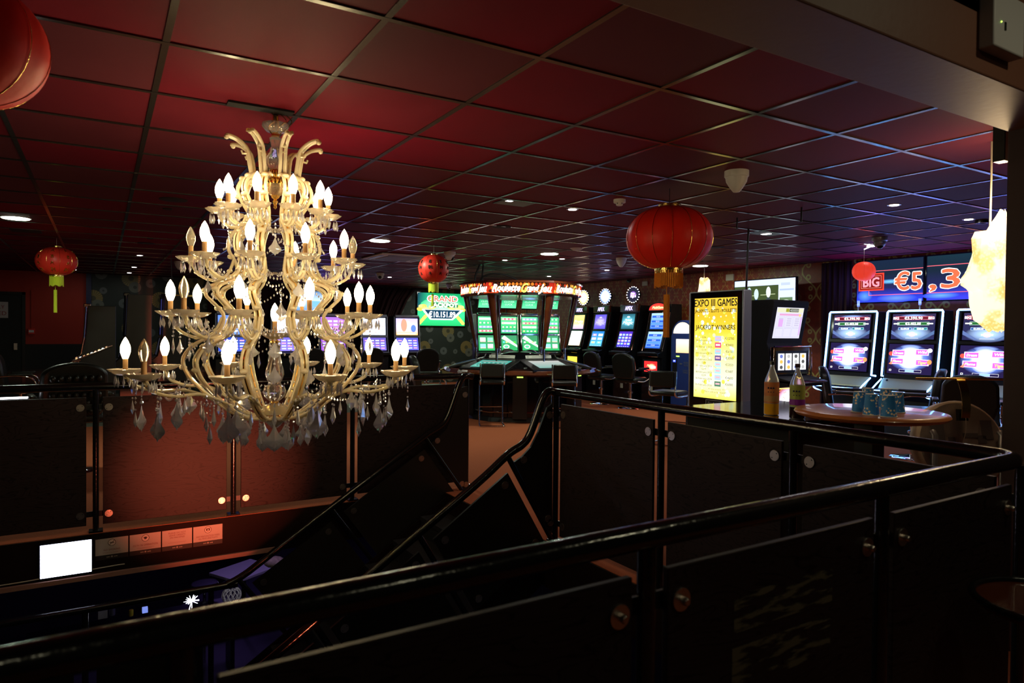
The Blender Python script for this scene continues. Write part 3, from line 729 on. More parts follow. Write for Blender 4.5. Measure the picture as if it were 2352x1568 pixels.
garl = MB()
def bead_string(p, q, sag, nb):
    for i in range(nb + 1):
        t = i / nb; c = Vector(p).lerp(Vector(q), t) - Vector((0, 0, sag * 4 * t * (1 - t)))
        v, f = octa(0.0055, 0.009, 0.0, -0.009, 5); garl.add([(a + c.x, b + c.y, z_ + c.z) for a, b, z_ in v], f)
TIERS = [(118, 491, [(62, 500), (72, 520), (92, 527), (112, 515), (118, 497)], 'first'),
         (176, 602, [(88, 600), (100, 632), (128, 648), (160, 636), (175, 610)], 'second'),
         (217, 722, [(112, 730), (130, 765), (165, 776), (202, 758), (216, 730)], 'third'),
         (303, 849, [(110, 925), (150, 905), (190, 892), (240, 893), (285, 880), (302, 856)], 'fourth')]
DEAD = {(1, 8), (1, 3), (2, 9), (3, 9)}
arm_protos = []
for ti, (r, py, path, nm) in enumerate(TIERS):
    for k in range(10):
        a = -18 + 36 * k + (2 if ti % 2 else 0)
        d = cang(a); t_ = Vector((0, 0, 1)).cross(d)
        if k == 0:
            mb = MB(); p2 = spline([Vector((q * PXM, 0, zc(yy))) for q, yy in path], 5)
            for s_ in (-1, 1): mb.tube([p + Vector((0, s_ * 0.0095, 0)) for p in p2], 0.0075, 8)
            mb.lathe([(0.010, -0.012), (0.015, -0.02), (0.010, -0.03), (0.005, -0.04)], 10, (r * PXM, 0, zc(py)))
            for i in range(4, len(p2) - 2, 6): mb.ball(p2[i], 0.016, 8, 4, 0.7)
            ap = mb.build('candle_arm', M['arm_glass']); arm_protos.append(ap)
        arm = arm_protos[ti].copy(); col.objects.link(arm); arm.parent = ch
        arm.rotation_euler = (0, 0, math.atan2(d.y, d.x))
        P = Vector((r * PXM, 0, zc(py)))
        put(dish0, arm, P + Vector((0, 0, 0.004)), 0, 1.05 if ti < 3 else 1.2)
        put(sleeve0, arm, P + Vector((0, 0, 0.008)))
        put(dead0 if (ti, k) in DEAD else bulb0, arm, P + Vector((0, 0, 0.066)), 0, 0.95 if ti < 2 else 1.0)
        for j, aa in enumerate((35, 145) if ti < 3 else (20, 100, 180)):
            put(drop0, arm, P + Vector((0.05 * math.cos(R(aa)), (0.05 if k % 2 else -0.05) * math.sin(R(aa)), -0.004)), 0, 1.0)
        for aa in (200, 230, 260, 290, 320, 350):
            c = d * (r * PXM) + Vector((0.052 * math.cos(R(aa)), 0.052 * math.sin(R(aa)), zc(py)))
            v, f = octa(0.0075, -0.02 - .008 * (aa % 60 == 50), -0.058, -0.082, 5); garl.add([(x_ + c.x, y_ + c.y, z_ + c.z) for x_, y_, z_ in v], f)
        # garlands to the next arm
        d2 = cang(a + 36)
        if ti: bead_string(d * (r * .78 * PXM) + Vector((0, 0, zc(py + 28))), d2 * (r * .78 * PXM) + Vector((0, 0, zc(py + 28))), 0.045 if ti < 3 else .07, 12 if ti < 3 else 18)
        if ti < 3: bead_string(d * (r * .86 * PXM) + Vector((0, 0, zc(py + 20))), d2 * (TIERS[ti + 1][0] * .62 * PXM) + Vector((0, 0, zc(TIERS[ti + 1][1] - 25))), 0.03, 12)
        bead_string(d * (TIERS[ti][2][0][0] * PXM) + Vector((0, 0, zc(TIERS[ti][2][0][1] + 10))), Vector((0, 0, zc(TIERS[ti][2][0][1] + 28))) + d * 0.01, 0.02, 7)
# gilded ribs: double glass tubes that swell and pinch between the tiers
RIB = [(40, 410), (58, 410), (74, 424), (80, 445), (70, 470), (58, 492), (60, 512), (80, 530), (97, 552), (98, 580), (84, 606), (82, 628), (104, 648), (138, 662), (146, 680), (128, 700), (110, 722), (112, 750), (132, 772), (158, 784), (182, 804), (192, 828), (182, 858), (156, 890), (122, 922), (84, 948), (50, 958), (30, 955)]
p2 = spline([Vector((q * PXM, 0, zc(yy))) for q, yy in RIB], 4)
mb = MB()
for s_ in (-1, 1): mb.tube([p + Vector((0, s_ * 0.0125, 0)) for p in p2], 0.0092, 8)
for i in range(6, len(p2) - 4, 8):
    mb.ball(p2[i] + Vector((.006, 0, 0)), 0.021, 10, 5, 0.7)
rib0 = mb.build('glass_rib', M['arm_glass'])
gs = MB(); 
for i in range(len(p2) - 1):
    pass
gs.tube(p2, 0.006, 6)
strip0 = gs.build('gilt_rod', M['gold'])
PL = [(52, 408), (56, 385), (60, 362), (66, 348), (84, 334), (104, 328), (106, 332)]
p3 = spline([Vector((q * PXM, 0, zc(yy))) for q, yy in PL], 4)
mb = MB()
for s_ in (-1, 1): mb.tube([p + Vector((0, s_ * 0.012, 0)) for p in p3], 0.010, 8)
mb.ball(p3[12], 0.015, 8, 4); mb.ball(p3[-1], 0.014, 8, 4)
mb.tube([p3[8], p3[8] + Vector((.03, 0, -.004)), p3[8] + Vector((.035, 0, .012))], 0.006, 6)
plume0 = mb.build('glass_plume', M['arm_glass'])
protos += arm_protos + [rib0, strip0, plume0]
for k in range(10):
    d = cang(-18 + 36 * k); rz_ = math.atan2(d.y, d.x)
    rb = put(rib0, ch, (0, 0, 0), rz_); put(strip0, rb, (0, 0, 0))
for k in range(8):
    d = cang(45 * k + 16); put(plume0, ch, (0, 0, 0), math.atan2(d.y, d.x))
arm = MB().cyl((0, 0, zc(770)), (0, 0, zc(764)), 0.012).build('candle_cup', M['gold'], ch)
put(sleeve0, arm, (0, 0, zc(762))); put(bulb0, arm, (0, 0, zc(738)), 0, 0.92)
# pendants
rnd = random.Random(3)
cnt = 0
for (r, py, n, off, pr, sc_) in [(34, 985, 6, 0, pend0, .95), (75, 972, 10, 18, pend0, .9), (115, 950, 10, 0, pend0, 1.15), (150, 915, 10, 18, spear0, 1.0), (200, 905, 10, 0, spear0, 1.1), (235, 905, 10, 18, pend0, 1.25), (268, 912, 10, 18, pend0, 1.3), (300, 905, 10, 12, spear0, .9),
                              (175, 790, 10, 18, pend0, .85), (120, 830, 10, 0, pend0, .9), (150, 645, 8, 18, pend0, .75), (215, 770, 10, 0, pend0, .8), (250, 930, 10, 8, spear0, 1.1), (95, 965, 10, 18, spear0, 1.0), (60, 800, 8, 10, spear0, .9), (70, 545, 5, 0, pend0, .9), (40, 690, 5, 18, pend0, .8)]:
    for k in range(n):
        a = off + 360 / n * k; d = cang(a); q = r + rnd.uniform(-6, 6); z_ = zc(py) - rnd.uniform(0, 0.03)
        put(pr, ch, d * (q * PXM) + Vector((0, 0, z_)), math.atan2(d.y, d.x) + PI / 2 + rnd.uniform(-.5, .5), sc_)
        for b in range(3):
            v, f = octa(0.0055, 0.009, 0.0, -0.009, 5); garl.add([(x_ + d.x * q * PXM, y_ + d.y * q * PXM, zz_ + z_ + 0.028 + .02 * b) for x_, y_, zz_ in v], f)
garl.build('bead_garland', M['crystal'], ch, smooth=False, kind='stuff')
for p in protos: bpy.data.objects.remove(p)

hb = MB().box(CX - 0.26, CX + 0.08, CY - 0.10, CY - 0.02, CZ - 0.012, CZ - 0.002).build('ceiling_opening', M['black_matte'], smooth=False); tag(hb, 'dark slot cut in the ceiling above the chandelier', 'opening', kind='structure'); hb.name = 'trim_4'
for i, dx_ in enumerate((-.03, 0.02, 0.05)):
    MB().tube(spline([(dx_, -0.03, -0.01), (dx_ + .03, -.04, -.05), (dx_ - .01, -.02, -.09), (dx_ * .3, 0, -.13)], 4), 0.003, 6).build('supply_wire', M['gold'], ch)


# ================================================================== LANTERNS AND PENDANTS
def lantern(label, loc, r, sq, m, ribs, top=True, tassel=None, cord=None, glyph=False, group='red hanging lanterns', paper=False, band=True):
    root = empty('hanging_lantern', loc); tag(root, label, 'lantern', group)
    n = 48; rs = []
    for i in range(1, 24):
        t = PI * i / 24
        rr_ = r * (math.sin(t) ** 0.85); z_ = r * sq * math.cos(t)
        if paper: rr_ *= 1 + 0.012 * (i % 2)
        ring = []
        for j in range(n):
            a = 2 * PI * j / n; k = 1 - 0.02 * abs(math.cos(a * ribs / 2)) ** 8
            ring.append((rr_ * k * math.cos(a), rr_ * k * math.sin(a), z_))
        rs.append(ring)
    MB().rings(rs).build('shade', m, root)
    for k in range(ribs):
        a = 2 * PI * (k + .5) / ribs + .2
        MB().tube([(r * 1.0 * (math.sin(t) ** .85) * math.cos(a), r * 1.0 * (math.sin(t) ** .85) * math.sin(a), r * sq * math.cos(t)) for t in [PI * i / 20 for i in range(1, 20)]], r * 0.006, 5).build('seam', M['silver_rim'], root)
    zt = r * sq
    if band:
        MB().lathe([(r * .30, 0), (r * .33, 0), (r * .33, -r * .14), (r * .30, -r * .14)], 28, (0, 0, -zt * .93)).build('bottom_band', M['silver_rim'], root)
        MB().lathe([(r * .22, 0), (r * .26, 0), (r * .26, r * .1), (r * .22, r * .1)], 24, (0, 0, zt * .93)).build('top_band', M['silver_rim'], root)
    if tassel:
        mt, fl_, tl = tassel
        fr = MB()
        for j in range(40):
            a = 2 * PI * j / 40; q = r * .31; l = fl_ * (1 + 0.06 * math.sin(j * 7.3))
            fr.cyl((q * math.cos(a), q * math.sin(a), -zt - .02 * r), (q * math.cos(a) * 1.02, q * math.sin(a) * 1.02, -zt - l), r * .026, 4)
        fr.build('fringe', mt, root, kind='stuff')
        ts = MB()
        for j in range(9):
            a = 2 * PI * j / 9; q = r * .05
            ts.cyl((q * math.cos(a) - .06 * r, q * math.sin(a), -zt - fl_ - tl * .15), (q * math.cos(a) * 1.1 - .06 * r, q * math.sin(a), -zt - fl_ - tl), r * .03, 4)
        ts.cyl((-.06 * r, 0, -zt * .98), (-.06 * r, 0, -zt - fl_ - tl * .15), r * .012, 5)
        ts.build('tassel', mt, root, kind='stuff')
    if cord: MB().cyl((0, 0, zt), (0, 0, cord), 0.0025, 6).build('cord', M['cream'] if paper else M['black'], root)
    return root


L1 = DP(1537, 547, 5.7)
o = lantern('big oval red satin lantern with orange fringe hanging in the middle of the room', (L1.x, L1.y, L1.z), 0.356, 0.74, M['red_satin'], 14, tassel=(M['orange_thread'], 0.145, 0.42), cord=CZ - L1.z)
L2 = DP(-112, 92, 2.15)
o = lantern('red satin lantern cut off by the upper left corner of the frame', (L2.x, L2.y, L2.z), 0.262, 0.78, M['red_satin'], 12, cord=CZ - L2.z)
L3 = DP(130, 600, 9.2)
o = lantern('red lantern with gold characters and a lime tassel in front of the red wall', (L3.x, L3.y, L3.z), 0.245, 0.78, M['red_paper'], 10, tassel=(M['yellow_thread'], 0.14, 0.36), cord=CZ - L3.z, paper=True)
GLY = {'大': [(-.5, .3, .5, .3), (0, .9, -.05, .25), (-.05, .25, -.5, -.5), (0, .2, .5, -.5)],
       '吉': [(-.5, .6, .5, .6), (0, .95, 0, .25), (-.35, .25, .35, .25), (-.3, 0, .3, 0), (-.3, -.5, .3, -.5), (-.3, 0, -.3, -.5), (.3, 0, .3, -.5)],
       '利': [(-.6, .7, 0, .85), (-.6, .4, .1, .4), (-.25, .8, -.25, -.6), (-.25, .3, -.6, -.3), (-.2, .3, .1, 0), (.3, .6, .3, -.1), (.6, .9, .6, -.6)]}
def glyphs(root, r, sq, a0, seq, size, mt=None):
    mb = MB()
    for k, gch in enumerate(seq):
        cz = (len(seq) / 2 - .5 - k) * size * 1.35
        for (x0, y0, x1, y1) in GLY[gch]:
            def P(u, v):
                z_ = cz + v * size * .5; t = math.acos(max(-1, min(1, z_ / (r * sq)))); rr_ = r * math.sin(t) ** .85 + 0.004
                a = a0 + u * size * .6 / rr_; return (rr_ * math.cos(a), rr_ * math.sin(a), z_)
            mb.tube([P(x0 + (x1 - x0) * q / 3, y0 + (y1 - y0) * q / 3) for q in range(4)], size * .07, 5)
    return mb.build('gold_characters', mt or M['silver_rim'], root)
fa = math.atan2(-L3.y, -L3.x)
for da in (-.95, -.2, .55, 1.3): glyphs(o, 0.245, 0.78, fa + da, '大吉大利', 0.062)
L4 = DP(996, 617, 9.6)
o = lantern('round red lantern with dark characters and yellow fringe before the jackpot screen', (L4.x, L4.y, L4.z), 0.213, 0.93, M['red_paper'], 8, tassel=(M['yellow_thread'], 0.13, 0.20), cord=CZ - L4.z, paper=True)
fa = math.atan2(-L4.y, -L4.x)
for da in (-1.0, -.25, .5, 1.2): glyphs(o, 0.213, 0.93, fa + da, '吉利大', 0.062, M['ink'])
L5 = XP(1984, 623, 8.9)
M['lit_paper'] = mat('lit_red_paper', (0.8, 0.04, 0.02), 0.5, em=(1.0, 0.06, 0.03), es=0.7)
o = lantern('small glowing red paper lantern on a white bracket before the blue machines', (L5.x, L5.y, L5.z), 0.145, 0.9, M['lit_paper'], 8, cord=0.30, paper=True, band=False)
br = MB().cyl((0, 0, .30), (0.02, -0.08, 0.33), 0.006, 6).lathe([(.05, 0), (.045, .02)], 14, (0.02, -0.08, 0.33)).build('bracket', M['white_led'], o)

# crinkled glowing fabric pendant at right, and its small twin far behind
def crinkle(label, path, cord_top, seed, col_m, cordm):
    root = empty('fabric_pendant_lamp', path[0]); tag(root, label, 'lamp', 'crinkled pendant lamps')
    rn = random.Random(seed); rs = []; n = 18
    for (z_, rx, dx_) in path[1]:
        ring = []
        for j in range(n):
            a = 2 * PI * j / n; k = 1 + rn.uniform(-.10, .10) + .12 * math.cos(3 * a + z_ * 9)
            q = Vector((RT.x, RT.y, 0)).normalized() * (rx * k * math.cos(a) + dx_) + Vector((F.x, F.y, 0)).normalized() * (rx * .7 * k * math.sin(a))
            ring.append((q.x, q.y, z_ + rn.uniform(-.012, .012)))
        rs.append(ring)
    MB().rings(rs, cap=False).build('fabric_shade', col_m, root, ang=0.4)
    MB().tube([(0, 0, path[1][0][0] - .1), (0.004, 0, .5 * (path[1][0][0] + cord_top)), (0, 0, cord_top)], 0.006, 7).build('cord', cordm, root)
    return root
X = bpy.data.materials.new('glowing_speckled_fabric'); X.use_nodes = True; h = NT(X); M['fabric'] = X
b = X.node_tree.nodes['Principled BSDF']; b.inputs['Base Color'].default_value = (0.8, 0.7, 0.5, 1)
vec, x, y, z = h.xyz(); vo = h.n('ShaderNodeTexVoronoi'); vo.inputs['Scale'].default_value = 55; X.node_tree.links.new(vec, vo.inputs['Vector'])
nz = h.n('ShaderNodeTexNoise'); nz.inputs['Scale'].default_value = 7; X.node_tree.links.new(vec, nz.inputs['Vector'])
spk = h.m('MULTIPLY', h.step(vo.outputs['Distance'], 0.45, 0.1), 0.35)
X.node_tree.links.new(h.mix(h.m('ADD', spk, h.step(h.m('SUBTRACT', 1.0, nz.outputs['Fac']), 0.52, 0.10)), (1.0, 0.50, 0.14), (1.0, 0.88, 0.55)), b.inputs['Emission Color'])
b.inputs['Emission Strength'].default_value = 1.5
c5 = DP(2272, 620, 4.24)
crinkle('tall glowing cream fabric pendant lamp hanging in front of the dark pier at right', (c5, [(.37, .012, .075), (.33, .035, .07), (.29, .05, .055), (.24, .062, .045), (.225, .10, .02), (.19, .115, 0.01), (.08, .12, 0.005), (0, .125, .0), (-.06, .14, -.01), (-.10, .135, -.01), (-.13, .112, .015), (-.22, .108, .015), (-.30, .09, .017), (-.33, .08, .025), (-.38, .045, .05)]), CZ - c5.z, 4, M['fabric'], M['cream'])
lamp('pendant_bulb', 'POINT', (c5.x - .05, c5.y - .1, c5.z + .35), 16, (1.0, 0.72, 0.4), 0.10)
c6 = DP(1617, 655, 11.9)
crinkle('small glowing fabric pendant lamp peeping over the yellow jackpot display', (c6, [(.13, .06, 0), (.10, .085, 0), (-.1, .10, 0), (-.3, .11, 0), (-.4, .06, 0)]), CZ - c6.z, 9, M['fabric'], M['cream'])
bk = DP(2300, 350, 3.6); sb = MB().box(bk.x - .03, bk.x + .04, bk.y - .03, bk.y + .03, bk.z - .05, CZ - .001).build('speaker', M['black'], smooth=False, bev=.004); tag(sb, 'small black box speaker under the ceiling beside the pier', 'speaker')

# ================================================================== CEILING FITTINGS
def ceil_pt(px, py): p = ZP(px, py, CZ); return (p.x, p.y, CZ)
for i, (x, y) in enumerate(DOWN):
    root = empty('downlight', (x, y, CZ)); tag(root, ['bright round downlight at the far left edge of the ceiling', 'bright round downlight above the air conditioner grille', 'bright round downlight above the roulette canopy', 'bright round downlight right of the big oval lantern'][i], 'ceiling light', 'bright round downlights')
    MB().lathe([(.125, -.004), (.145, -.006), (.148, 0)], 28, cap=False).build('trim_ring', M['white'], root)
    MB().lathe([(.128, -.012), (.128, -.004)], 28).build('lens', M['lens'], root)
SP = [(1315, 480, 'on the bars right of the emergency light panel'), (2054, 470, 'right of the white dome camera'), (2225, 503, 'left of the glowing fabric pendant'), (1160, 597, 'left of the downlight over the canopy'), (1394, 620, 'left of the cone shaped camera'), (1261, 634, 'directly over the roulette canopy'), (321, 586, 'left of the chandelier, nearest of three'), (308, 613, 'left of the chandelier, middle of three'), (297, 626, 'left of the chandelier, farthest of three'), (170, 619, 'beside the lantern with the lime tassel'), (895, 636, 'beside the little white camera near the curtain'), (1291, 594, 'right of the downlight over the canopy')]
for i, (px, py, t) in enumerate(SP):
    root = empty('recessed_spotlight', ceil_pt(px, py)); tag(root, 'small recessed ceiling spotlight ' + t, 'ceiling light', 'small recessed spotlights')
    MB().lathe([(.038, -.003), (.058, -.005), (.06, 0)], 20, cap=False).build('trim_ring', M['steel'], root)
    MB().lathe([(.040, -.008), (.040, -.003)], 18).build('lens', M['lens_small'], root)
    lamp('spot_glow', 'AREA', (ceil_pt(px, py)[0], ceil_pt(px, py)[1], CZ - .02), 4 if px > 330 else 1.0, (1, .95, .9), .06)
for (px, py, r, t) in [(398, 458, .12, 'left of the chandelier'), (1153, 520, .11, 'beyond the emergency light panel'), (335, 558, .11, 'far left beyond the chandelier'), (1645, 567, .11, 'right of the big oval lantern'), (1265, 612, .12, 'beyond the downlight over the canopy'), (385, 479, .045, 'tiny, behind the left one'), (345, 547, .04, 'tiny, far left')]:
    o = MB().lathe([(.001, -.004), (r * .8, -.010), (r, -.006), (r * 1.02, 0)], 28).build('ceiling_speaker', M['black_matte'], loc=ceil_pt(px, py)); tag(o, 'round black ceiling speaker ' + t, 'speaker', 'black ceiling speakers')
def dome_cam(label, loc, r, aim, big=False, m_=None):
    root = empty('dome_camera', loc); tag(root, label, 'camera', 'ceiling cameras')
    MB().lathe([(r * 1.0, 0), (r * 1.0, -r * .45), (r * .92, -r * .55), (.001, -r * .56)], 26).build('base_ring', m_ or M['white'], root)
    if big:
        MB().lathe([(r * .92, -r * .5), (r * .85, -r * .9), (r * .55, -r * 1.4), (r * .28, -r * 1.75), (.001, -r * 1.8)], 26).build('housing', m_ or M['white'], root)
    else:
        MB().ball((0, 0, -r * .7), r * .8, 18, 10).build('housing', m_ or M['white'], root)
        d = Vector(aim).normalized()
        c = Vector((0, 0, -r * .75)) + d * r * .45
        MB().ball(c, r * .46, 16, 8).build('lens', M['black_gloss'], root)
    return root
p = ceil_pt(1692, 393); dome_cam('large white cone shaped camera on the ceiling right of centre', (p[0], p[1], CZ), .088, (0, 0, -1), True)
p = ceil_pt(1427, 592); dome_cam('white cone shaped camera left of the big lantern', (p[0], p[1], CZ), .085, (0, 0, -1), True)
p = ceil_pt(412, 600); dome_cam('white dome camera left of the chandelier', (p[0], p[1], CZ), .085, (.2, -.6, -1), True)
p = ceil_pt(1033, 578); dome_cam('white turret camera right of the lantern with dark characters', (p[0], p[1], CZ), .09, (.55, -.5, -.5))
p = ceil_pt(873, 627); dome_cam('small white turret camera near the dark curtain', (p[0], p[1], CZ), .09, (-.4, -.9, -.4))
p = ceil_pt(2021, 545); dome_cam('grey dome camera with black glass above the big blue screen', (p[0], p[1], CZ), .09, (-.3, -.3, -1), False, M['silver'])
p = ceil_pt(1013, 655); dome_cam('tiny white dome camera over the jackpot screen', (p[0], p[1] - .5, CZ), .08, (0, -.3, -1))
p = ceil_pt(1423, 458)
root = empty('smoke_detector', (p[0], p[1], CZ)); tag(root, 'white smoke detector above left of the big oval lantern', 'detector')
MB().lathe([(.055, 0), (.055, -.028), (.05, -.032)], 24).build('base', M['white'], root); MB().lathe([(.034, -.028), (.03, -.052), (.026, -.056)], 18).build('chamber', M['white'], root)
for k in range(5): MB().box(-.006, .006, -.0365, -.030, -.042, -.036).xf(Matrix.Rotation(k * 1.2566, 4, 'Z')).build('slot', M['black'], root, smooth=False)
p = ceil_pt(1325, 570); o = MB().lathe([(.001, -.03), (.06, -.025), (.10, 0)], 24).build('wireless_dome', M['white'], loc=p); tag(o, 'flat white dome fitting right of the canopy downlight', 'detector')
p = ceil_pt(1182, 465)
root = empty('emergency_light', (p[0], p[1], CZ)); tag(root, 'rectangular emergency light panel with a glaring end in the ceiling', 'ceiling light')
MB().box(-.17, .17, -.12, .12, -.006, 0).build('panel', M['black'], root, smooth=False); MB().box(-.15, .15, -.10, .10, -.008, -.006).build('diffuser', M['grey'], root, smooth=False); MB().box(-.13, -.07, -.09, -.05, -.0095, -.008).build('lamp_window', M['white_led'], root, smooth=False)
p = ceil_pt(1758, 536)
root = empty('emergency_light', (p[0], p[1], CZ)); tag(root, 'slim ceiling panel with two small lights behind the black hanging pole', 'ceiling light')
MB().box(-.2, .2, -.1, .1, -.006, 0).build('panel', M['black'], root, smooth=False); MB().box(-.02, .05, -.05, .05, -.0085, -.006).build('lamp_window', M['lens_small'], root, smooth=False)
p = ceil_pt(60, 530); o = MB().box(-.16, .16, -.14, .14, -.007, 0).build('ceiling_vent', M['black_matte'], loc=p, smooth=False); tag(o, 'dark square ceiling vent below the far left downlight', 'vent')
p = ceil_pt(905, 587)
root = empty('air_conditioner', (p[0] + .1, p[1] + .1, CZ)); tag(root, 'white ceiling cassette air conditioner behind the chandelier', 'air conditioner')
MB().box(-.45, .45, -.5, .5, -.03, -.008).build('casing', M['white'], root, bev=.008); MB().box(-.27, .27, -.3, .3, -.036, -.03).build('grille', M['grey'], root, smooth=False)
for (a, b, c, d) in ((-.3, .3, .36, .42), (-.3, .3, -.42, -.36), (-.40, -.34, -.3, .3), (.34, .40, -.3, .3)): MB().box(a, b, c, d, -.034, -.03).build('louvre', M['black'], root, smooth=False)
b0 = YP(2258, -20, 1.285); b1 = YP(2325, 142, 1.285)
root = empty('alarm_box', (0, 0, 0)); tag(root, 'white alarm box with a tiny green light high on the dark beam', 'alarm box')
MB().box(b0.x, b1.x, 1.245, 1.3, b1.z, b0.z).build('casing', mat('aged_white_plastic', (.5, .48, .48), .5), root, bev=.006); MB().box(b0.x + .075, b0.x + .085, 1.242, 1.246, (b0.z + b1.z) / 2 - .035, (b0.z + b1.z) / 2 - .005).build('window', M['black'], root, smooth=False); MB().ball((b0.x + .05, 1.244, (b0.z + b1.z) / 2 - .01), .003, 8, 5).build('indicator', M['green_led'], root)
rp_ = ceil_pt(1722, 528)
o = MB().cyl((0, 0, 0), (-.02, .02, -1.2), 0.012, 10).build('hanging_pole', M['black'], loc=(rp_[0] - .02, rp_[1], CZ)); tag(o, 'thin black pole hanging from the ceiling before the wall television', 'pole')
q = ceil_pt(393, 572); o = MB().tube([(0, 0, 0), (0.01, 0, -.5), (.05, 0, -.9)], .006, 6).build('hanging_pole', M['cable'], loc=(q[0], q[1] - 2.5 * 0, CZ)); tag(o, 'thin cable dropping from the ceiling left of the chandelier', 'cable')
sp = empty('spotlight_fitting', (0.95, 1.30, -0.13)); tag(sp, 'small red spotlight fixed under the near floor edge', 'spotlight')
MB().lathe([(.04, -.08), (.05, 0), (.045, .01), (.04, -.02)], 16, ax='y').build('can', M['black'], sp); MB().box(-.01, .01, -.14, -.06, .0, .12).build('arm', M['black'], sp)
bs = empty('spotlight_fitting', (7.9, 3.6, CZ)); tag(bs, 'small blue ceiling spotlight above the neon edged machines', 'spotlight')
MB().lathe([(.06, 0), (.06, -.03), (.045, -.03), (.04, -.01)], 18).build('can', M['black'], bs)


# ================================================================== CHAIRS
def rot(o, rx=0, ry=0, rz=0): o.rotation_euler = (rx, ry, rz); return o
def gaming_chair(lm, h=1.11, arms='pad', w=0.25, quilt=False, base='disc'):
    """seat faces +y; stands on a chrome disc"""
    root = empty('gaming_chair')
    MB().lathe([(.001, .055), (.05, .05), (.10, .034), (.235, .022), (.25, .012), (.25, 0), (.001, 0)], 32).build('base', M['chrome'], root)
    MB().lathe([(.032, .04), (.032, .30), (.055, .31), (.055, .34), (.028, .35), (.028, .50), (.12, .505), (.12, .52)], 20).build('column', M['chrome'], root)
    MB().box(-w, w, -.20, .24, .52, .63).build('seat', lm, root, bev=.045)
    top = h; n = 9
    poly = [(-w * .82, .60)] + [(-w * 1.04, .78), (-w, top - .14)] + [(-w * math.cos(PI * i / (2 * n)) , top - .14 + .14 * math.sin(PI * i / (2 * n))) for i in range(1, n)] + [(0, top)] + [(w * math.sin(PI * i / (2 * n)), top - .14 + .14 * math.cos(PI * i / (2 * n))) for i in range(1, n)] + [(w, top - .14), (w * 1.04, .78), (w * .82, .60)]
    bk = MB().prism(poly, -.27, -.17)
    bk.v = [(x, y - (z - .6) * .16 + 0.35 * x * x, z) for x, y, z in bk.v]
    bo = bk.build('backrest', lm, root, bev=.03)
    if quilt:
        q = MB()
        for i in range(-3, 4):
            for j in range(5): q.ball((i * .066 + (.033 if j % 2 else 0), -.30 - (.04 + j * .085) * .16 - .008, .66 + j * .085), .030, 8, 5, 1.2)
        q.build('quilting', lm, bo)
    if arms:
        for s_ in (-1, 1):
            p = spline([(s_ * (w - .02), -.12, .56), (s_ * (w + .05), .02, .545), (s_ * (w + .06), .20, .62), (s_ * (w + .06), .17, .74), (s_ * (w + .05), .0, .79), (s_ * (w + .03), -.22, .78)], 5)
            a_ = MB().tube(p, .012, 8).build('armrest', M['chrome'], root)
            MB().box(s_ * (w + .05) - .03, s_ * (w + .05) + .03, -.14, .17, .79, .825).build('arm_pad', lm, a_, bev=.012)
    return root
def cantilever_stool():
    root = empty('bar_stool')
    for s_ in (-1, 1):
        p = spline([(s_ * .19, -.16, 1.0), (s_ * .19, -.17, .80), (s_ * .19, -.18, .70), (s_ * .19, -.10, .655), (s_ * .19, .16, .65), (s_ * .19, .20, .60), (s_ * .19, .16, .05), (s_ * .19, .12, .014), (s_ * .19, -.20, .013), (s_ * .16, -.235, .013), (0, -.24, .013)], 4)
        MB().tube(p, .013, 8).build('frame_leg', M['chrome'], root)
    MB().cyl((-.19, .178, .28), (.19, .178, .28), .010, 8).build('foot_rung', M['chrome'], root)
    MB().box(-.20, .20, -.15, .22, .665, .725).build('seat', M['leather'], root, bev=.025)
    MB().box(-.175, .175, -.195, -.145, .78, 1.0).build('backrest', M['leather'], root, bev=.02)
    return root
CH = {}
def chair(key, maker, loc, rz, label, group=None, cat='chair'):
    if key not in CH:
        CH[key] = maker(); register(CH[key]); o = CH[key]; o.location = loc; o.rotation_euler = (0, 0, rz)
    else: o = dup(CH[key], None, loc, rz)
    tag(o, label, cat, group); return o
def fl_(px, dep): q = DP(px, 900, dep); return (q.x, q.y)
blackc = lambda: gaming_chair(M['leather'])
for (x, y, rz_, t) in [(9.0, 11.28, -PI / 2, 'black gaming chair before the white glowing diamond topper machine'), (9.0, 10.36, -PI / 2 + .25, 'black gaming chair with round chrome base before the red topped machine'),
                       (*fl_(1948, 8.5), R(-147), 'black gaming chair in profile left of the upturned cups'), (*fl_(2098, 8.35), R(28), 'black gaming chair in profile by the middle neon machine'),
                       (*fl_(2224, 7.35), R(-62), 'large black chair back seen square on behind the gold strap'),
                       (6.35, 14.3, -.3, 'black gaming chair by the silver machine left of the jackpot screen'), (4.6, 10.2, -PI / 2 - .3, 'black gaming chair seen side on just left of the roulette'), (8.05, 13.0, .3, 'dark gaming chair behind the roulette by the green screens'),
                       (-1.05, 12.7, -PI / 2, 'black chair in profile in front of the far left door'), (5.3, 15.2, 0, 'dark chair behind the chandelier facing the silver machines'), (3.9, 15.2, .2, 'dark chair seen through the chandelier left of its column')]:
    chair('g', blackc, (x, y, 0), rz_, t, 'black gaming chairs')
chair('q', lambda: gaming_chair(M['leather'], 1.16, 'pad', .29, True), (-.27, 8.5, 0), 0.15, 'black quilted chair with a diamond stitched back behind the left balustrade', 'black gaming chairs')
chair('o', lambda: gaming_chair(M['olive_leather'], 1.14, 'pad', .27), (7.62, 12.35, 0), PI + .45, 'olive leather chair back rising behind the roulette table')
chair('o', None, (-1.02, 7.6, 0), -PI / 2 + .3, 'olive leather chair cut off by the left edge of the frame')
for (x, y, rz_, t) in [(5.38, 9.55, -.45, 'chrome framed black bar stool nearest the stairs at the roulette'), (6.28, 8.82, -.55, 'chrome framed black bar stool at the right of the roulette front'), (6.62, 6.85, -PI / 2 + .35, 'chrome framed black bar stool beside the blue change machine')]:
    chair('s', cantilever_stool, (x, y, 0), rz_, t, 'chrome bar stools', 'stool')


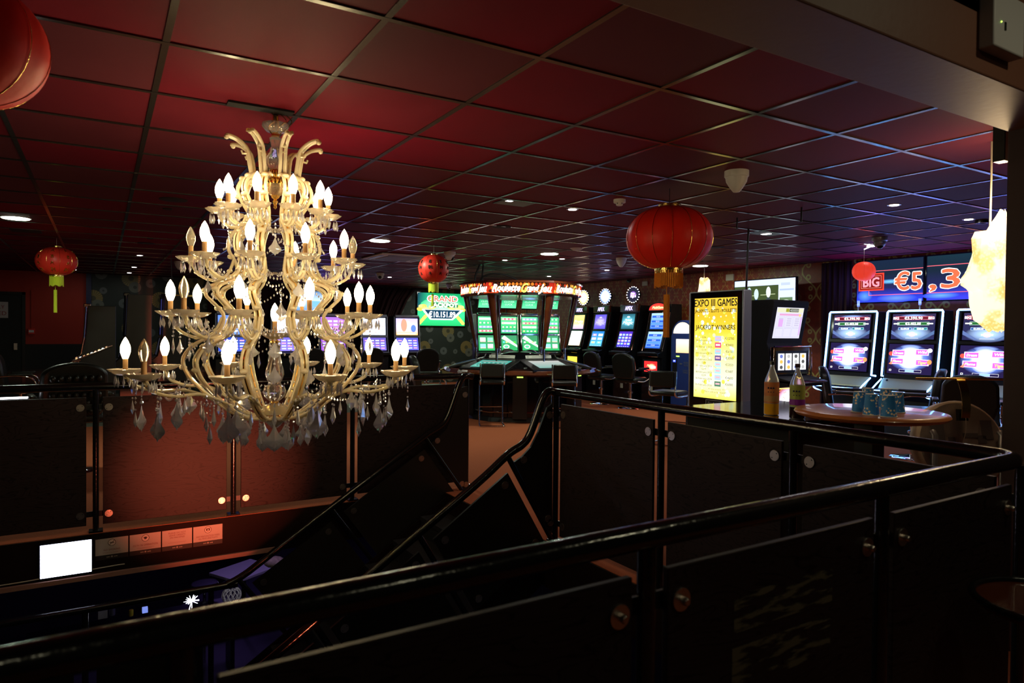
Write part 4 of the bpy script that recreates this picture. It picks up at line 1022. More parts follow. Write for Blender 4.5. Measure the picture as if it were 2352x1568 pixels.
# ================================================================== GAMING MACHINES
def vec2(y0, z0, y1, z1): return Vector((0, y1 - y0, z1 - z0))
def face(root, W, y0, z0, y1, z1, fn, strength, name='screen', inset=0.0, cx=0.0):
    """a lit picture W wide on the sloping face from (y0,z0) to (y1,z1)"""
    V = vec2(y0, z0, y1, z1); H = V.length
    g = Gfx((cx - W / 2, y0, z0), (1, 0, 0), V, 0.0012); fn(g, W, H)
    return g.build(name, root, strength)
def p_flat(c): return lambda g, W, H: g.rect(0, 0, W, H, c)
def p_magic(c0, c1, t, t2, tc=(.8, .85, 1)):
    def f(g, W, H):
        g.grad(0, 0, W, H, [c0, c1, c0]); g.glow(W / 2, H * .5, W * .42, H * .3, tuple(min(1, v * 1.9 + .1) for v in c1), c1, 1)
        g.text(t, W / 2, H * .6, H * .13, tc, 2, w=W * .5, sh=.35, bold=.001); g.text(t2, W * .5, H * .42, H * .22, tc, 3, w=W * .8, sh=.35, bold=.0015)
        g.ell(W * .5, H * .80, W * .12, H * .05, tc, 2)
    return f
def p_menu(c0, c1, rows=3, cols=3, seed=1):
    def f(g, W, H):
        rn = random.Random(seed); g.grad(0, 0, W, H, [c0, c1])
        for i in range(rows):
            for j in range(cols):
                c = (rn.uniform(.2, 1), rn.uniform(.3, 1), rn.uniform(.5, 1)); u = W * (j + .5) / cols; v = H * (.12 + .76 * (i + .5) / rows)
                g.rect(u - W * .36 / cols, v - H * .24 / rows, u + W * .36 / cols, v + H * .24 / rows, c, 1)
                g.ell(u, v, W * .18 / cols, H * .16 / rows, (rn.uniform(.5, 1), rn.uniform(.2, 1), rn.uniform(.2, 1)), 2, 10)
        for j in range(6): g.rect(W * (.08 + .15 * j), H * .03, W * (.17 + .15 * j), H * .055, (.7, .8, 1), 1)
    return f
def p_bars(g, W, H):
    g.grad(0, 0, W, H, [(.03, .12, .75), (.12, .35, 1), (.45, .7, 1)])
    for i, t in enumerate(('€10.00', '€20.00', '€50.00')):
        v = H * (.18 + .30 * i)
        g.rect(W * .06, v - H * .075, W * .94, v + H * .075, (.03, .12, .62), 1); g.frame(W * .05, v - H * .09, W * .95, v + H * .09, .004, (.5, .8, 1), 2)
        g.text(t, W / 2, v, H * .08, (.85, .95, 1), 3)
def p_white(g, W, H): g.grad(0, 0, W, H, [(1, .6, .35), (1, .95, .85), (1, 1, 1)])
def p_warm(g, W, H):
    g.grad(0, 0, W, H, [(.55, .35, .75), (1, .55, .12), (1, .65, .2)]); g.text('Fruits', W / 2, H * .55, H * .18, (.8, .75, .9), 2, w=W * .8, sh=.3, bold=.001); g.text('XX', W * .7, H * .35, H * .14, (.7, .4, .7), 2, bold=.001)
def p_green(seed):
    def f(g, W, H):
        rn = random.Random(seed); g.grad(0, 0, W, H, [(.02, .35, .10), (.12, .8, .3)])
        for i in range(4):
            v = H * (.14 + .24 * i); g.rect(W * .05, v - H * .06, W * .95, v + H * .06, [(.9, .15, .25), (.35, .35, 1), (.05, .5, .2), (.9, .7, .9)][(i + seed) % 4], 1)
            for j in range(4): g.ell(W * (.14 + .24 * j), v, W * .07, H * .045, (rn.uniform(.5, 1), rn.uniform(.6, 1), rn.uniform(.3, 1)), 2, 10)
    return f
def p_green2(seed):
    def f(g, W, H):
        rn = random.Random(seed); g.grad(0, 0, W, H, [(.03, .4, .12), (.05, .25, .12)])
        if seed % 3 == 0:
            for i in range(2):
                for j in range(2):
                    u, v = W * (.27 + .46 * j), H * (.3 + .42 * i); g.rect(u - W * .17, v - H * .10, u + W * .17, v + H * .13, [(.3, .75, 1), (.8, .6, 1), (.9, .9, .9), (.3, .9, .5)][i * 2 + j], 1); g.rect(u - W * .17, v - H * .16, u + W * .17, v - H * .11, (1, .5, .5), 1)
        else:
            g.poly([(0, H * .8), (W * .2, H), (W, H * .35), (W, H * .2)], (.6, 1, .7), 1); g.ell(W * .3, H * .25, W * .2, H * .14, (.9, 1, .95), 2); g.ell(W * .3, H * .25, W * .13, H * .09, (.1, .6, .3), 3)
            for k in range(5): g.rect(W * (.1 + .17 * k), H * .5, W * (.22 + .17 * k), H * .60, (rn.random(), 1, rn.random()), 2)
    return f
def p_luck(g, W, H):
    g.grad(0, 0, W, H, [(.15, .9, .4), (.02, .35, .15)]); g.text('CLOVER', W / 2, H * .78, H * .16, (.6, 1, .75), 2, w=W * .7); g.text('LUCK', W / 2, H * .5, H * .2, (.6, 1, .75), 2, w=W * .5)
def p_table(g, W, H):
    g.grad(0, 0, W, H, [(.2, .75, .6), (.1, .6, .5)]); g.rect(W * .08, H * .78, W * .92, H * .84, (.7, .3, .3), 1)
    for i in range(3):
        for j in range(12): g.ell(W * (.1 + .073 * j), H * (.2 + .2 * i), W * .022, H * .05, (.03, .15, .12) if (i + j) % 2 else (.75, .95, .85), 1, 8)


def slant_machine(label, W=.62, head=None, up=None, low=None, belly=None, topper=None, hood=False, edge=None):
    """tall slant cabinet; the player stands at -y"""
    root = empty('slot_machine'); tag(root, label, 'gaming machine', 'slant top machines on the right wall')
    h = W / 2; ec = edge or M['chrome']
    pr = [(0.03, 0), (0.03, .98), (-.10, 1.02), (-.11, 1.08), (.02, 1.12), (.06, 1.16), (.17, 1.55), (.25, 1.95), (.25, 2.10), (.55, 2.10), (.62, 0)]
    MB().prism(pr, -h, h, 'x').build('cabinet', M['black_gloss'], root, smooth=False, bev=.008)
    for s_ in (-1, 1): MB().tube(spline([(s_ * (h - .012), .03, 1.13), (s_ * (h - .012), .09, 1.33), (s_ * (h - .012), .16, 1.58), (s_ * (h - .012), .235, 1.93)], 4), .010, 6).build('edge_trim', ec, root)
    MB().box(-h * .9, h * .9, -.12, .0, 1.075, 1.10).build('button_deck', M['black'], root, bev=.006)
    for i in range(6): MB().box(-h * .7 + i * h * .24, -h * .7 + i * h * .24 + h * .16, -.11, -.07, 1.10, 1.108).build('button', M['silver'], root, smooth=False)
    if up: MB().prism([(.155, 1.56), (.175, 1.56), (.235, 1.93), (.215, 1.93)], -h * .8, h * .8, 'x').build('upper_bezel', M['black'], root, smooth=False); face(root, W * .66, .152, 1.585, .209, 1.915, up[0], up[1], 'upper_screen')
    if low: MB().prism([(.035, 1.17), (.06, 1.17), (.165, 1.54), (.145, 1.54)], -h * .85, h * .85, 'x').build('lower_bezel', M['black'], root, smooth=False); face(root, W * .70, .034, 1.19, .136, 1.53, low[0], low[1], 'lower_screen')
    if belly:
        MB().box(-h * .8, h * .8, .0, .03, .66, .96).build('belly_frame', M['black'], root, smooth=False, bev=.006); face(root, W * .62, -.003, .70, -.003, .92, belly[0], belly[1], 'belly_glass')
    if head == 'APEX':
        MB().box(-h * .95, h * .95, .20, .30, 1.96, 2.12).build('header', M['wood_dark'], root, bev=.01)
        g = Gfx((-h * .9, .197, 1.97), (1, 0, 0), (0, 0, 1)); g.text('APEX', h * .9, .07, .085, (.45, .4, 1), 1, w=.24, bold=.003); g.build('header_lettering', root, 4)
    if hood:
        poly = [(-h * .95, 1.96)] + [(-h * .95 * math.cos(PI * i / 12), 1.98 + .16 * math.sin(PI * i / 12)) for i in range(13)] + [(h * .95, 1.96)]
        MB().prism(poly, .19, .32).build('header', M['black'], root, smooth=False)
        g = Gfx((0, .187, 1.98), (1, 0, 0), (0, 0, 1)); n = 12
        g.add([(0, 0)] + [(-h * .88 * math.cos(PI * i / n), .14 * math.sin(PI * i / n)) for i in range(n + 1)], [(0, i + 1, i + 2) for i in range(n)], [(1, .12, .05)] + [(.6, .02, .02)] * (n + 1), 0)
        g.text('MultiGame', 0, .055, .05, (1, .85, .4), 2, w=W * .55, sh=.3, bold=.002); g.build('header_glass', root, 2.2)
    if topper:
        c1, c2, shape, txt = topper; tz = 2.34; rx, rz_ = .20, .17
        MB().cyl((0, .36, 2.1), (0, .36, tz), .014).build('topper_stem', M['black'], root)
        def lobed(k, n=32):
            return [((rx * k) * math.cos(2 * PI * i / n) * (1 - .10 * abs(math.sin(4 * PI * i / n))), (rz_ * k) * math.sin(2 * PI * i / n) * (1 - .10 * abs(math.sin(4 * PI * i / n)))) for i in range(n)]
        t_ = MB().prism([(a, tz + b) for a, b in lobed(1.08)], .32, .36).build('topper', M['black'], root, smooth=False)
        g = Gfx((0, .316, tz), (1, 0, 0), (0, 0, 1)); L = lobed(.98)
        g.add([(0, 0)] + L, [(0, i + 1, (i + 1) % 32 + 1) for i in range(32)], [c1] + [c2] * 32, 0)
        if txt:
            g.glow(0.0, 0, .11, .08, (.5, .2, 1), (0.01, 0.01, 0.02), 1); g.text(txt[0], -.01, .03, .045, (.9, .8, 1), 2, w=.14, sh=.3, bold=.001); g.text(txt[1], .0, -.03, .06, (.9, .85, 1), 3, w=.18, sh=.3, bold=.001)
        g.build('topper_face', t_, 3.0)
        bb = MB()
        for i in range(18): a = 2 * PI * i / 18; bb.ball((rx * 1.02 * math.cos(a), .31, tz + rz_ * 1.02 * math.sin(a)), .009, 8, 5)
        bb.build('topper_bulbs', M['white_led'], t_)
    MB().box(-.05, .03, .022, .029, .30, .40).build('inspection_label', M['cream'], root, smooth=False)
    return root
def place(o, x, y, rz_): o.location = (x, y, 0); o.rotation_euler = (0, 0, rz_)
mw = slant_machine('machine with an orange topper partly hidden by the roulette canopy', head='APEX', up=(p_warm, 2.2), low=(p_white, 5), belly=(p_flat((1, .6, .05)), 2.2), topper=((1, .95, .8), (1, .45, .1), 0, None))
place(mw, 9.7, 13.28, -PI / 2)
mw = slant_machine('machine with violet screen under the white glowing diamond topper', head='APEX', up=(p_magic((.10, .08, .6), (.25, .2, 1), 'Pinball', 'Magic', (.55, .55, 1)), 1.6), low=(p_menu((.1, .5, 1), (.02, .2, .7), 3, 2, 3), 1.6), belly=(lambda g, W, H: (g.grad(0, 0, W, H, [(.02, .1, .5), (.05, .3, .9)]), g.glow(W * .55, H * .5, W * .42, H * .45, (1, 1, 1), (.2, .5, 1), 1)), 3), topper=((1, 1, 1), (.12, .2, 1), 0, None))
place(mw, 9.7, 12.45, -PI / 2)
mw = slant_machine('slant machine under the black topper ringed with white bulbs', head='APEX', up=(p_magic((.02, .10, .14), (.08, .35, .45), 'Pinball', 'Magic', (.95, .95, .95)), 1.6), low=(p_menu((.05, .03, .6), (.08, .03, .5), 4, 4, 5), 1.6), belly=(lambda g, W, H: (g.rect(0, 0, W, H, (.01, .01, .02)), g.ell(W * .5, H * .5, W * .22, H * .42, (.9, .3, .3), 1), g.ell(W * .5, H * .5, W * .17, H * .33, (.02, .02, .05), 2), g.text('M', W * .5, H * .5, H * .4, (.9, .9, .9), 3, sh=.3)), 1.2), topper=((.01, .01, .02), (.01, .01, .02), 0, ('Poker', 'Magic 6')))
place(mw, 9.7, 11.48, -PI / 2)
mw = slant_machine('machine with blue menu screens and a rounded red glass header', head=None, hood=True, up=(p_bars, 1.5), low=(p_bars, 1.5), belly=(lambda g, W, H: (g.rect(0, 0, W, H, (.7, .02, .02)), g.glow(W * .6, H * .5, W * .3, H * .3, (1, .9, .5), (.9, .05, .03), 1), g.text('Multi', W * .4, H * .6, H * .22, (1, .9, .4), 2, sh=.3), g.rect(W * .55, H * .35, W * .9, H * .55, (1, 1, .9), 2)), 2.2))
place(mw, 9.7, 10.55, -PI / 2)


def neon_machine(label, seed):
    root = empty('slot_machine'); tag(root, label, 'gaming machine', 'blue neon edged machines'); h = .375
    prof = [(.0, .92), (.03, 1.15), (.075, 1.45), (.13, 1.85)]
    def yz(z):
        for (a, b), (c, d) in zip(prof, prof[1:]):
            if b <= z <= d: return a + (c - a) * (z - b) / (d - b)
        return prof[-1][0]
    MB().prism([(.0, 0), (.06, .6), (-.24, .70), (-.27, .74), (-.12, .76), (.0, .88), (.02, 1.15), (.065, 1.45), (.12, 1.85), (.42, 1.85), (.60, 0)], -h + .02, h - .02, 'x').build('cabinet', M['black'], root, smooth=False, bev=.006)
    loop = [(s_ * h, yz(z) - .01, z) for s_, z in [(-1, .93), (-1, 1.1), (-1, 1.3), (-1, 1.5), (-1, 1.7), (-1, 1.83), (-.97, 1.85), (.97, 1.85), (1, 1.83), (1, 1.7), (1, 1.5), (1, 1.3), (1, 1.1), (1, .93), (.97, .915), (-.97, .915)]]
    MB().tube(loop, .013, 8, closed=True).build('neon_frame', M['neon'], root)
    for s_ in (-1, 1):
        MB().tube(spline([(s_ * (h - .005), -.02, .89), (s_ * (h - .01), -.26, .745), (s_ * (h - .01), -.22, .69), (s_ * (h - .01), .02, .62), (s_ * (h - .01), .04, .40), (s_ * (h - .01), .0, .06)], 4), .010, 6).build('neon_side', M['neon'], root)
    MB().tube([(-h + .01, -.275, .74), (h - .01, -.275, .74)], .006, 6).build('neon_deck_edge', M['neon'], root)
    MB().prism([(-.005, .90), (-.115, .775), (-.12, .760), (-.005, .88)], -h + .02, h - .02, 'x').build('deck_plate', M['deck'], root, smooth=False)
    MB().ball((-h + .09, -.03, .875), .016, 10, 6).build('deck_knob', M['black'], root)
    for i in range(10): MB().box(-.20 + i * .045, -.165 + i * .045, -.20, -.16, .752, .762).build('button', M['black'], root, smooth=False)
    def up(g, W, H):
        rn = random.Random(seed)
        g.grad(0, 0, W, H, [(.02, .02, .075), (.02, .02, .07), (.035, .025, .07)])
        g.glow(W * .5, H * .22, W * .46, H * .30, (.5, .75, 1.2), (.02, .02, .075), 1, 32); g.glow(W * .5, H * .90, W * .34, H * .10, (.3, .5, 1), (.035, .025, .07), 1)
        g.poly([(0, H * .35), (0, H * .2), (W * .25, 0), (W * .34, 0)], (.1, .15, .35), 2); g.poly([(W, H * .35), (W, H * .2), (W * .75, 0), (W * .66, 0)], (.08, .14, .3), 2)
        g.rect(W * .07, H * .76, W * .93, H * .90, (.12, .01, .02), 2); g.frame(W * .07, H * .76, W * .93, H * .90, .004, (1, .25, .35), 3); g.text('€5.390.90', W * .5, H * .83, H * .10, (1, .95, .9), 4, w=W * .42, bold=.002)
        g.text('BIG', W * .09, H * .83, H * .09, (1, .7, .75), 4, w=W * .13, bold=.003); g.text('BIG', W * .91, H * .83, H * .09, (1, .7, .75), 4, w=W * .13, bold=.003)
        g.rect(W * .13, H * .55, W * .87, H * .67, (.02, .12, .03), 2); g.frame(W * .13, H * .55, W * .87, H * .67, .0035, (.6, .9, .7), 3); g.text('€3.402.00', W * .5, H * .61, H * .09, (1, 1, .95), 4, w=W * .36, bold=.002)
        g.rect(W * .04, H * .585, W * .18, H * .635, (.9, .95, .9), 4); g.rect(W * .82, H * .585, W * .96, H * .635, (.9, .95, .9), 4)
        g.rect(W * .16, H * .36, W * .47, H * .46, (.03, .1, .3), 2); g.frame(W * .16, H * .36, W * .47, H * .46, .003, (.6, .8, 1), 3); g.text('€2.000.00', W * .32, H * .41, H * .06, (1, 1, 1), 4, w=W * .2, bold=.0012)
        g.rect(W * .53, H * .36, W * .84, H * .46, (.03, .2, .25), 2); g.frame(W * .53, H * .36, W * .84, H * .46, .003, (.6, .9, 1), 3); g.text('€500.00', W * .68, H * .41, H * .06, (1, 1, 1), 4, w=W * .16, bold=.0012)
        g.ell(W * .5, H * .19, W * .085, H * .10, (1, .55, .6), 4, 8); g.rect(W * .38, H * .16, W * .62, H * .22, (1, .9, .9), 5); g.rect(W * .35, H * .035, W * .65, H * .045, (1, 1, 1), 4)
    def low(g, W, H):
        g.rect(0, 0, W, H, (.015, .01, .05)); g.glow(W * .5, H * .54, W * .49, H * .45, (.35, .6, 2.0), (.015, .01, .05), 1, 32); g.glow(W * .5, H * .54, W * .30, H * .40, (2.4, 2.4, 2.6), (.15, .24, .8), 1.4, 32); g.glow(W * .5, H * .9, W * .25, H * .09, (.5, .7, 1.4), (.02, .03, .16), 1.2)
        for (u, v, k) in ((.24, .70, 0), (.76, .74, 1), (.22, .42, 2), (.78, .40, 3)):
            g.rect(W * (u - .15), H * (v - .10), W * (u + .15), H * (v + .10), (1.3, 1.1, 1.4), 2); g.rect(W * (u - .13), H * (v - .08), W * (u + .13), H * (v + .08), (.75, .12, .65), 3)
            g.text(['Dream', 'Wild', 'Flame', 'Tiger'][k], W * u, H * v, H * .08, (1, .9, .9) if k < 3 else (1, .7, .2), 4, w=W * .2, sh=.2, bold=.002)
        g.ell(W * .06, H * .67, W * .05, H * .07, (.8, .08, .06), 2); g.ell(W * .93, H * .80, W * .055, H * .07, (1.2, 1.2, 1.2), 4); g.ell(W * .94, H * .42, W * .05, H * .08, (1, .3, .1), 4); g.poly([(W * .03, H * .32), (W * .13, H * .47), (W * .10, H * .30)], (1, .25, .15), 4)
        g.frame(W * .28, H * .06, W * .78, H * .15, .003, (.9, .9, 1), 3); g.rect(W * .42, H * .065, W * .62, H * .145, (.3, .5, .95), 4); g.frame(W * .05, H * .08, W * .10, H * .14, .006, (.9, .9, .9), 3)
    MB().prism([(yz(1.44) - .002, 1.44), (yz(1.44) - .014, 1.44), (yz(1.82) - .014, 1.82), (yz(1.82) - .002, 1.82)], -h * .86, h * .86, 'x').build('upper_bezel', M['black_gloss'], root, smooth=False)
    MB().prism([(yz(.96) - .002, .96), (yz(.96) - .014, .96), (yz(1.40) - .014, 1.40), (yz(1.40) - .002, 1.40)], -h * .88, h * .88, 'x').build('lower_bezel', M['black_gloss'], root, smooth=False)
    face(root, .58, yz(1.45) - .0165, 1.455, yz(1.81) - .0165, 1.805, up, 1.7, 'upper_screen')
    face(root, .60, yz(.97) - .0175, .975, yz(1.39) - .0165, 1.385, low, 1.7, 'lower_screen')
    MB().cyl((0, .25, 1.85), (0, .25, 1.95), .010).build('beacon_stem', M['steel'], root); MB().cyl((0, .25, 1.93), (0, .25, 2.02), .018).build('beacon', M['lavender'], root)
    return root
M['deck'] = mat('deck_satin_metal', (.62, .62, .42), .35, .3)
M['lavender'] = mat('beacon_lavender', (.3, .35, .8), .4, em=(.25, .35, 1), es=.8)
for y in (6.1, 5.2, 4.3): lamp('blue_uplight_fill', 'AREA', (9.95, y, 1.95), 9, (.16, .22, 1.0), 0.5, rot=(PI, 0, 0))  # added blue uplights tint the ceiling; the machines carry no such strip
for y, t in ((6.10, 'blue neon edged gaming machine, left one of the row of three'), (5.20, 'blue neon edged gaming machine in the middle of the row'), (4.27, 'blue neon edged gaming machine partly behind the glowing fabric pendant')):
    place(neon_machine(t, int(y * 10)), 9.5, y, -PI / 2)


def upright_machine(label, group, W, body, up, low, z=(.98, 1.32, 1.38, 1.83), topper=None, edge=None):
    root = empty('slot_machine'); tag(root, label, 'gaming machine', group); h = W / 2
    z0, z1, z2, z3 = z
    MB().prism([(0, 0), (0, z0 - .18), (-.14, z0 - .12), (-.14, z0 - .06), (.0, z0 - .02), (.09, z1 + .02), (.12, z3 + .03), (.12, z3 + .06), (.5, z3 + .06), (.5, 0)], -h, h, 'x').build('cabinet', M['black'], root, smooth=False, bev=.006)
    for s_ in (-1, 1): MB().tube(spline([(s_ * (h - .01), -.145, z0 - .1), (s_ * (h - .01), -.015, z0 - .02), (s_ * (h - .01), .05, z1 - .05), (s_ * (h - .01), .07, z1 + .1), (s_ * (h - .01), .095, z3 + .04)], 3), .014, 6).build('side_trim', body, root)
    MB().box(-h + .03, h - .03, .06, .16, z3 + .03, z3 + .09).build('top_cap', body, root, bev=.01)
    MB().box(-h + .03, h - .03, -.135, -.01, z0 - .075, z0 - .045).build('button_deck', body, root, bev=.004)
    MB().box(-h + .02, h - .02, .05, .085, z1 + .0, z2 - .01).build('mid_band', body, root, smooth=False)
    face(root, W * .84, -.012, z0, .062, z1 - .01, low[0], low[1], 'lower_screen'); face(root, W * .84, .070, z2, .095, z3, up[0], up[1], 'upper_screen')
    if topper:
        MB().cyl((0, .3, z3), (0, .3, z3 + .25), .012).build('topper_stem', M['black'], root)
        tb = MB().prism([(.14, z3 + .18), (.17, z3 + .18), (.07, z3 + .42), (.04, z3 + .42)], -W * .42, W * .42, 'x').build('topper_screen_case', M['black'], root, smooth=False)
        face(tb, W * .8, .137, z3 + .188, .0405, z3 + .412, topper, 1.6, 'topper_screen')
    return root
def p_face(g, W, H):
    g.grad(0, 0, W, H, [(1, .5, .15), (.75, .6, 1), (.5, .45, 1)]); g.ell(W * .52, H * .55, W * .16, H * .32, (1, .75, .65), 1); g.ell(W * .36, H * .6, W * .14, H * .38, (.9, .3, .2), 2); g.ell(W * .8, H * .4, W * .12, H * .22, (.1, .2, .8), 1); g.rect(W * .05, H * .05, W * .9, H * .1, (.9, .9, 1), 3)
def p_list(c):
    def f(g, W, H):
        g.grad(0, 0, W, H, [c, tuple(v * .7 for v in c)])
        for i in range(4):
            for j in range(4): g.rect(W * (.07 + .23 * j), H * (.12 + .2 * i), W * (.24 + .23 * j), H * (.22 + .2 * i), (.7, .75, 1) if (i + j) % 3 else (.9, .4, .6), 1)
    return f
def p_sheet(g, W, H):
    g.rect(0, 0, W, H, (.75, .8, 1))
    for i in range(5):
        for j in range(6): g.rect(W * (.06 + .15 * j), H * (.1 + .17 * i), W * (.16 + .15 * j), H * (.2 + .17 * i), [(.9, .5, .5), (.5, .6, .95), (.95, .9, 1)][(i * 2 + j) % 3], 1)
for x, t, u, l in ((7.07, 'left of the jackpot screen, showing a painted face', p_face, p_list((.15, .15, .8))), (6.15, 'just right of the chandelier', p_sheet, p_list((.2, .15, .7))), (5.05, 'behind the right candles of the chandelier', p_list((.5, .2, .9)), p_list((.35, .1, .8))), (3.9, 'behind the chandelier column', p_sheet, p_list((.25, .2, .9))), (2.65, 'behind the left candles of the chandelier', p_list((.15, .3, 1)), p_list((.05, .1, .6)))):
    place(upright_machine('silver twin screen machine ' + t, 'silver machines on the far wall', .74, M['silver'], (u, 1.8), (l, 1.5)), x, 17.15, 0)
for i, x in enumerate((7.86, 8.43, 8.96, 9.52)):
    place(upright_machine('green screened machine beyond the roulette, ' + ['leftmost of the four', 'second from the left', 'third from the left', 'rightmost of the four'][i], 'green machines behind the roulette', .47, M['chrome'], (p_green(i), 1.7), (p_green2([3, 1, 2, 6][i]), 1.7), (1.05, 1.42, 1.46, 1.86), p_luck), x, 14.2 - .1 * i, -.25)

# machine in profile at the left and dark cabinets beyond it
lm = upright_machine('edge on fruit machine at left with chrome deck', 'dark machines at the left', .62, M['chrome'], (p_list((.6, .05, .05)), 1.5), (p_list((.3, .3, .5)), 1.0), (.98, 1.32, 1.38, 1.80)); place(lm, -.30, 13.0, -PI / 2)
MB().tube(spline([(.30, .02, 1.0), (.305, -.2, .93), (.30, -.42, .86)], 3), .018, 8).build('deck_rail', M['chrome'], lm)
for k in range(3): MB().box(-.28 + .25 * k, -.05 + .25 * k, -.40, -.12, .83, .86).xf(Matrix.Rotation(R(-12), 4, 'X')).build('deck_strip', M['chrome'], lm, smooth=False)
MB().cyl((.25, .30, 1.42), (.25, .30, 1.68), .035, 10, .012).build('beacon', M['violet_lamp'] if 'violet_lamp' in M else M['lavender'], lm)
for k, (wy, dz_) in enumerate(((12.66, 0), (12.84, -.05), (13.0, .02))):
    A = YP(165, 830, wy); B = YP(258, 793, wy)
    MB().tube([(13 - wy, A.x + .30, A.z + dz_), (13 - wy, B.x + .30, B.z + dz_)], .014, 8).build('deck_rail', M['chrome'], lm)
    g = Gfx((13 - wy + .012, A.x + .32, A.z + dz_ + .02), (B - A).yxz if False else Vector((0, B.x - A.x, B.z - A.z)), (0, 0, 1), .001)
    for j in range(9): g.rect(.03 + .055 * j, 0, .06 + .055 * j, .012, [(1, .7, .3), (.9, .9, .9), (.6, .3, .15)][(j + k) % 3])
    g.build('deck_glints', lm, 1.2)  # glowing specks stand in for glitter along the chrome deck
MB().box(-.305, -.302, .12, .26, 1.45, 1.58).build('printed_label', M['paper'], lm, smooth=False); MB().box(-.312, -.309, .1, .2, 1.78, 1.82).build('printed_label', M['paper'], lm, smooth=False)
lm = upright_machine('black cabinet with a dim screen right of the edge on fruit machine', 'dark machines at the left', .62, M['black_gloss'], (p_flat((.03, .03, .05)), 1), (p_flat((.02, .02, .03)), 1), (.98, 1.32, 1.38, 2.05)); place(lm, .28, 14.2, -PI / 2)
lm = upright_machine('black cabinet with specks of blue light before the medallion paper', 'dark machines at the left', .62, M['black_gloss'], (p_flat((.02, .02, .08)), 1), (p_flat((.02, .02, .03)), 1), (.98, 1.32, 1.38, 2.1)); place(lm, .95, 15.4, -PI / 2)

# blue change machine
cm = empty('change_machine'); tag(cm, 'blue change machine with an arched lit top left of the yellow display', 'gaming machine'); h = .31
poly = [(-h, 0), (-h, 1.45)] + [(-h * .95 * math.cos(PI * i / 14), 1.47 + .29 * math.sin(PI * i / 14)) for i in range(15)] + [(h, 1.45), (h, 0)]
MB().prism(poly, 0, .5).build('cabinet', M['blue_paint'], cm, smooth=False, bev=.008)
g = Gfx((0, -.004, 1.50), (1, 0, 0), (0, 0, 1)); g.add([(0, 0)] + [(-h * .8 * math.cos(PI * i / 14), .22 * math.sin(PI * i / 14)) for i in range(15)], [(0, i + 1, i + 2) for i in range(14)], [(1, 1, 1)] + [(.9, .7, .45)] * 15, 0); g.build('arched_sign', cm, 2)
g = Gfx((-h * .55, -.004, 1.12), (1, 0, 0), (0, 0, 1)); g.grad(0, 0, .36, .27, [(1, .6, .3), (1, .9, .75)]); g.build('lit_panel', cm, 1.6)
g = Gfx((-h, -.005, .6), (1, 0, 0), (0, 0, 1)); g.text('INSERT', .42, .33, .035, (.12, .13, .16), 0, w=.13); g.text('NOTES', .42, .28, .035, (.12, .13, .16), 0, w=.12); g.text('COLLECT', .40, .18, .03, (.12, .13, .16), 0, w=.14); g.text('CHANGE', .40, .14, .03, (.12, .13, .16), 0, w=.13); g.poly([(.24, .305), (.27, .33), (.27, .28)], (.12, .13, .16), 0); g.rect(.27, .296, .31, .314, (.12, .13, .16), 0); g.build('lettering', cm, 0)
MB().box(-.26, -.14, -.008, .0, .74, 1.0).build('note_reader', M['black'], cm, smooth=False)
g = Gfx((-.245, -.010, .93), (1, 0, 0), (0, 0, 1)); g.rect(0, 0, .08, .05, (.02, .05, .6)); g.rect(.02, .015, .06, .022, (.8, .9, 1), 1); g.rect(.015, .03, .065, .037, (.8, .9, 1), 1); g.build('display', cm, 2)
MB().box(-.16, -.08, -.006, 0, 1.04, 1.06).build('status_light', M['green_led'], cm, smooth=False)
place(cm, 9.72, 9.68, -PI / 2)

# yellow jackpot display kiosk
jk = empty('display_kiosk'); tag(jk, 'tall slim kiosk with a glowing yellow jackpot winners screen', 'display'); W = .81
MB().box(-W / 2 + .012, W / 2 - .012, .0, .11, .04, 2.0).build('body', M['black_gloss'], jk, smooth=False, bev=.006)
for s_ in (-1, 1): MB().box(s_ * W / 2 - .012, s_ * W / 2 + .012, -.004, .13, .04, 2.005).build('side_rail', M['silver'], jk, bev=.008)
MB().box(-W / 2, W / 2, -.004, .12, 2.0, 2.012).build('top_rail', M['silver'], jk); MB().box(-.5, .5, -.12, .3, 0, .04).build('foot', M['silver'], jk, bev=.01)
g = Gfx((-.325, -.003, .74), (1, 0, 0), (0, 0, 1)); W, H = .65, 1.19; Y1, Y2 = (.95, .62, .02), (1, .95, .25)
g.grad(0, 0, W, H, [(1, .92, .12), (1, 1, .75), (1, 1, .55), (1, .92, .25), (.98, .72, .05), (.90, .55, .03), (.95, .62, .05)])
rn = random.Random(5)
for i in range(150):
    u, v = rn.uniform(.03, W - .03), rn.uniform(.03, H * .90); k = rn.uniform(.008, .03)
    c = [(1.1, 1.1, .9), (1.1, 1.05, .5), (1, .85, .1), (.85, 1.05, .75)][i % 4]; g.ell(u, v, k, k, c, .5 + .002 * i, 9)
K = (.01, .01, .01)
g.text('EXPO III GAMES', W / 2, H - .055, .085, K, 3, w=W * 1.0, bold=.002); g.rect(0, H - .118, W, H - .112, (.8, .5, .05), 2); g.text('JACKPOTS - SLOTS - ROULETTE', W / 2, H - .15, .038, K, 3, w=W * .98, bold=.001)
g.text('JACKPOT WINNERS', W / 2, H - .345, .055, K, 3, w=W * .93, bold=.0008)
rows = [('G186', '20 February 2026', '€12700', (.5, .55, .95)), ('G217', '20 February 2026', '€9400', (.9, .1, .2)), ('G119', '19 February 2026', '€6100', (.35, .7, .85)), ('F28', '16 February 2026', '€3000', (.15, .1, .3)), ('G209', '09 February 2026', '€5350', (.5, .8, .9)), ('G219', '08 February 2026', '€3687', (.45, .85, .85)), ('G209', '06 February 2026', '€4600', (.5, .7, .9)), ('F25', '05 February 2026', '€6000', (.1, .25, .15))]
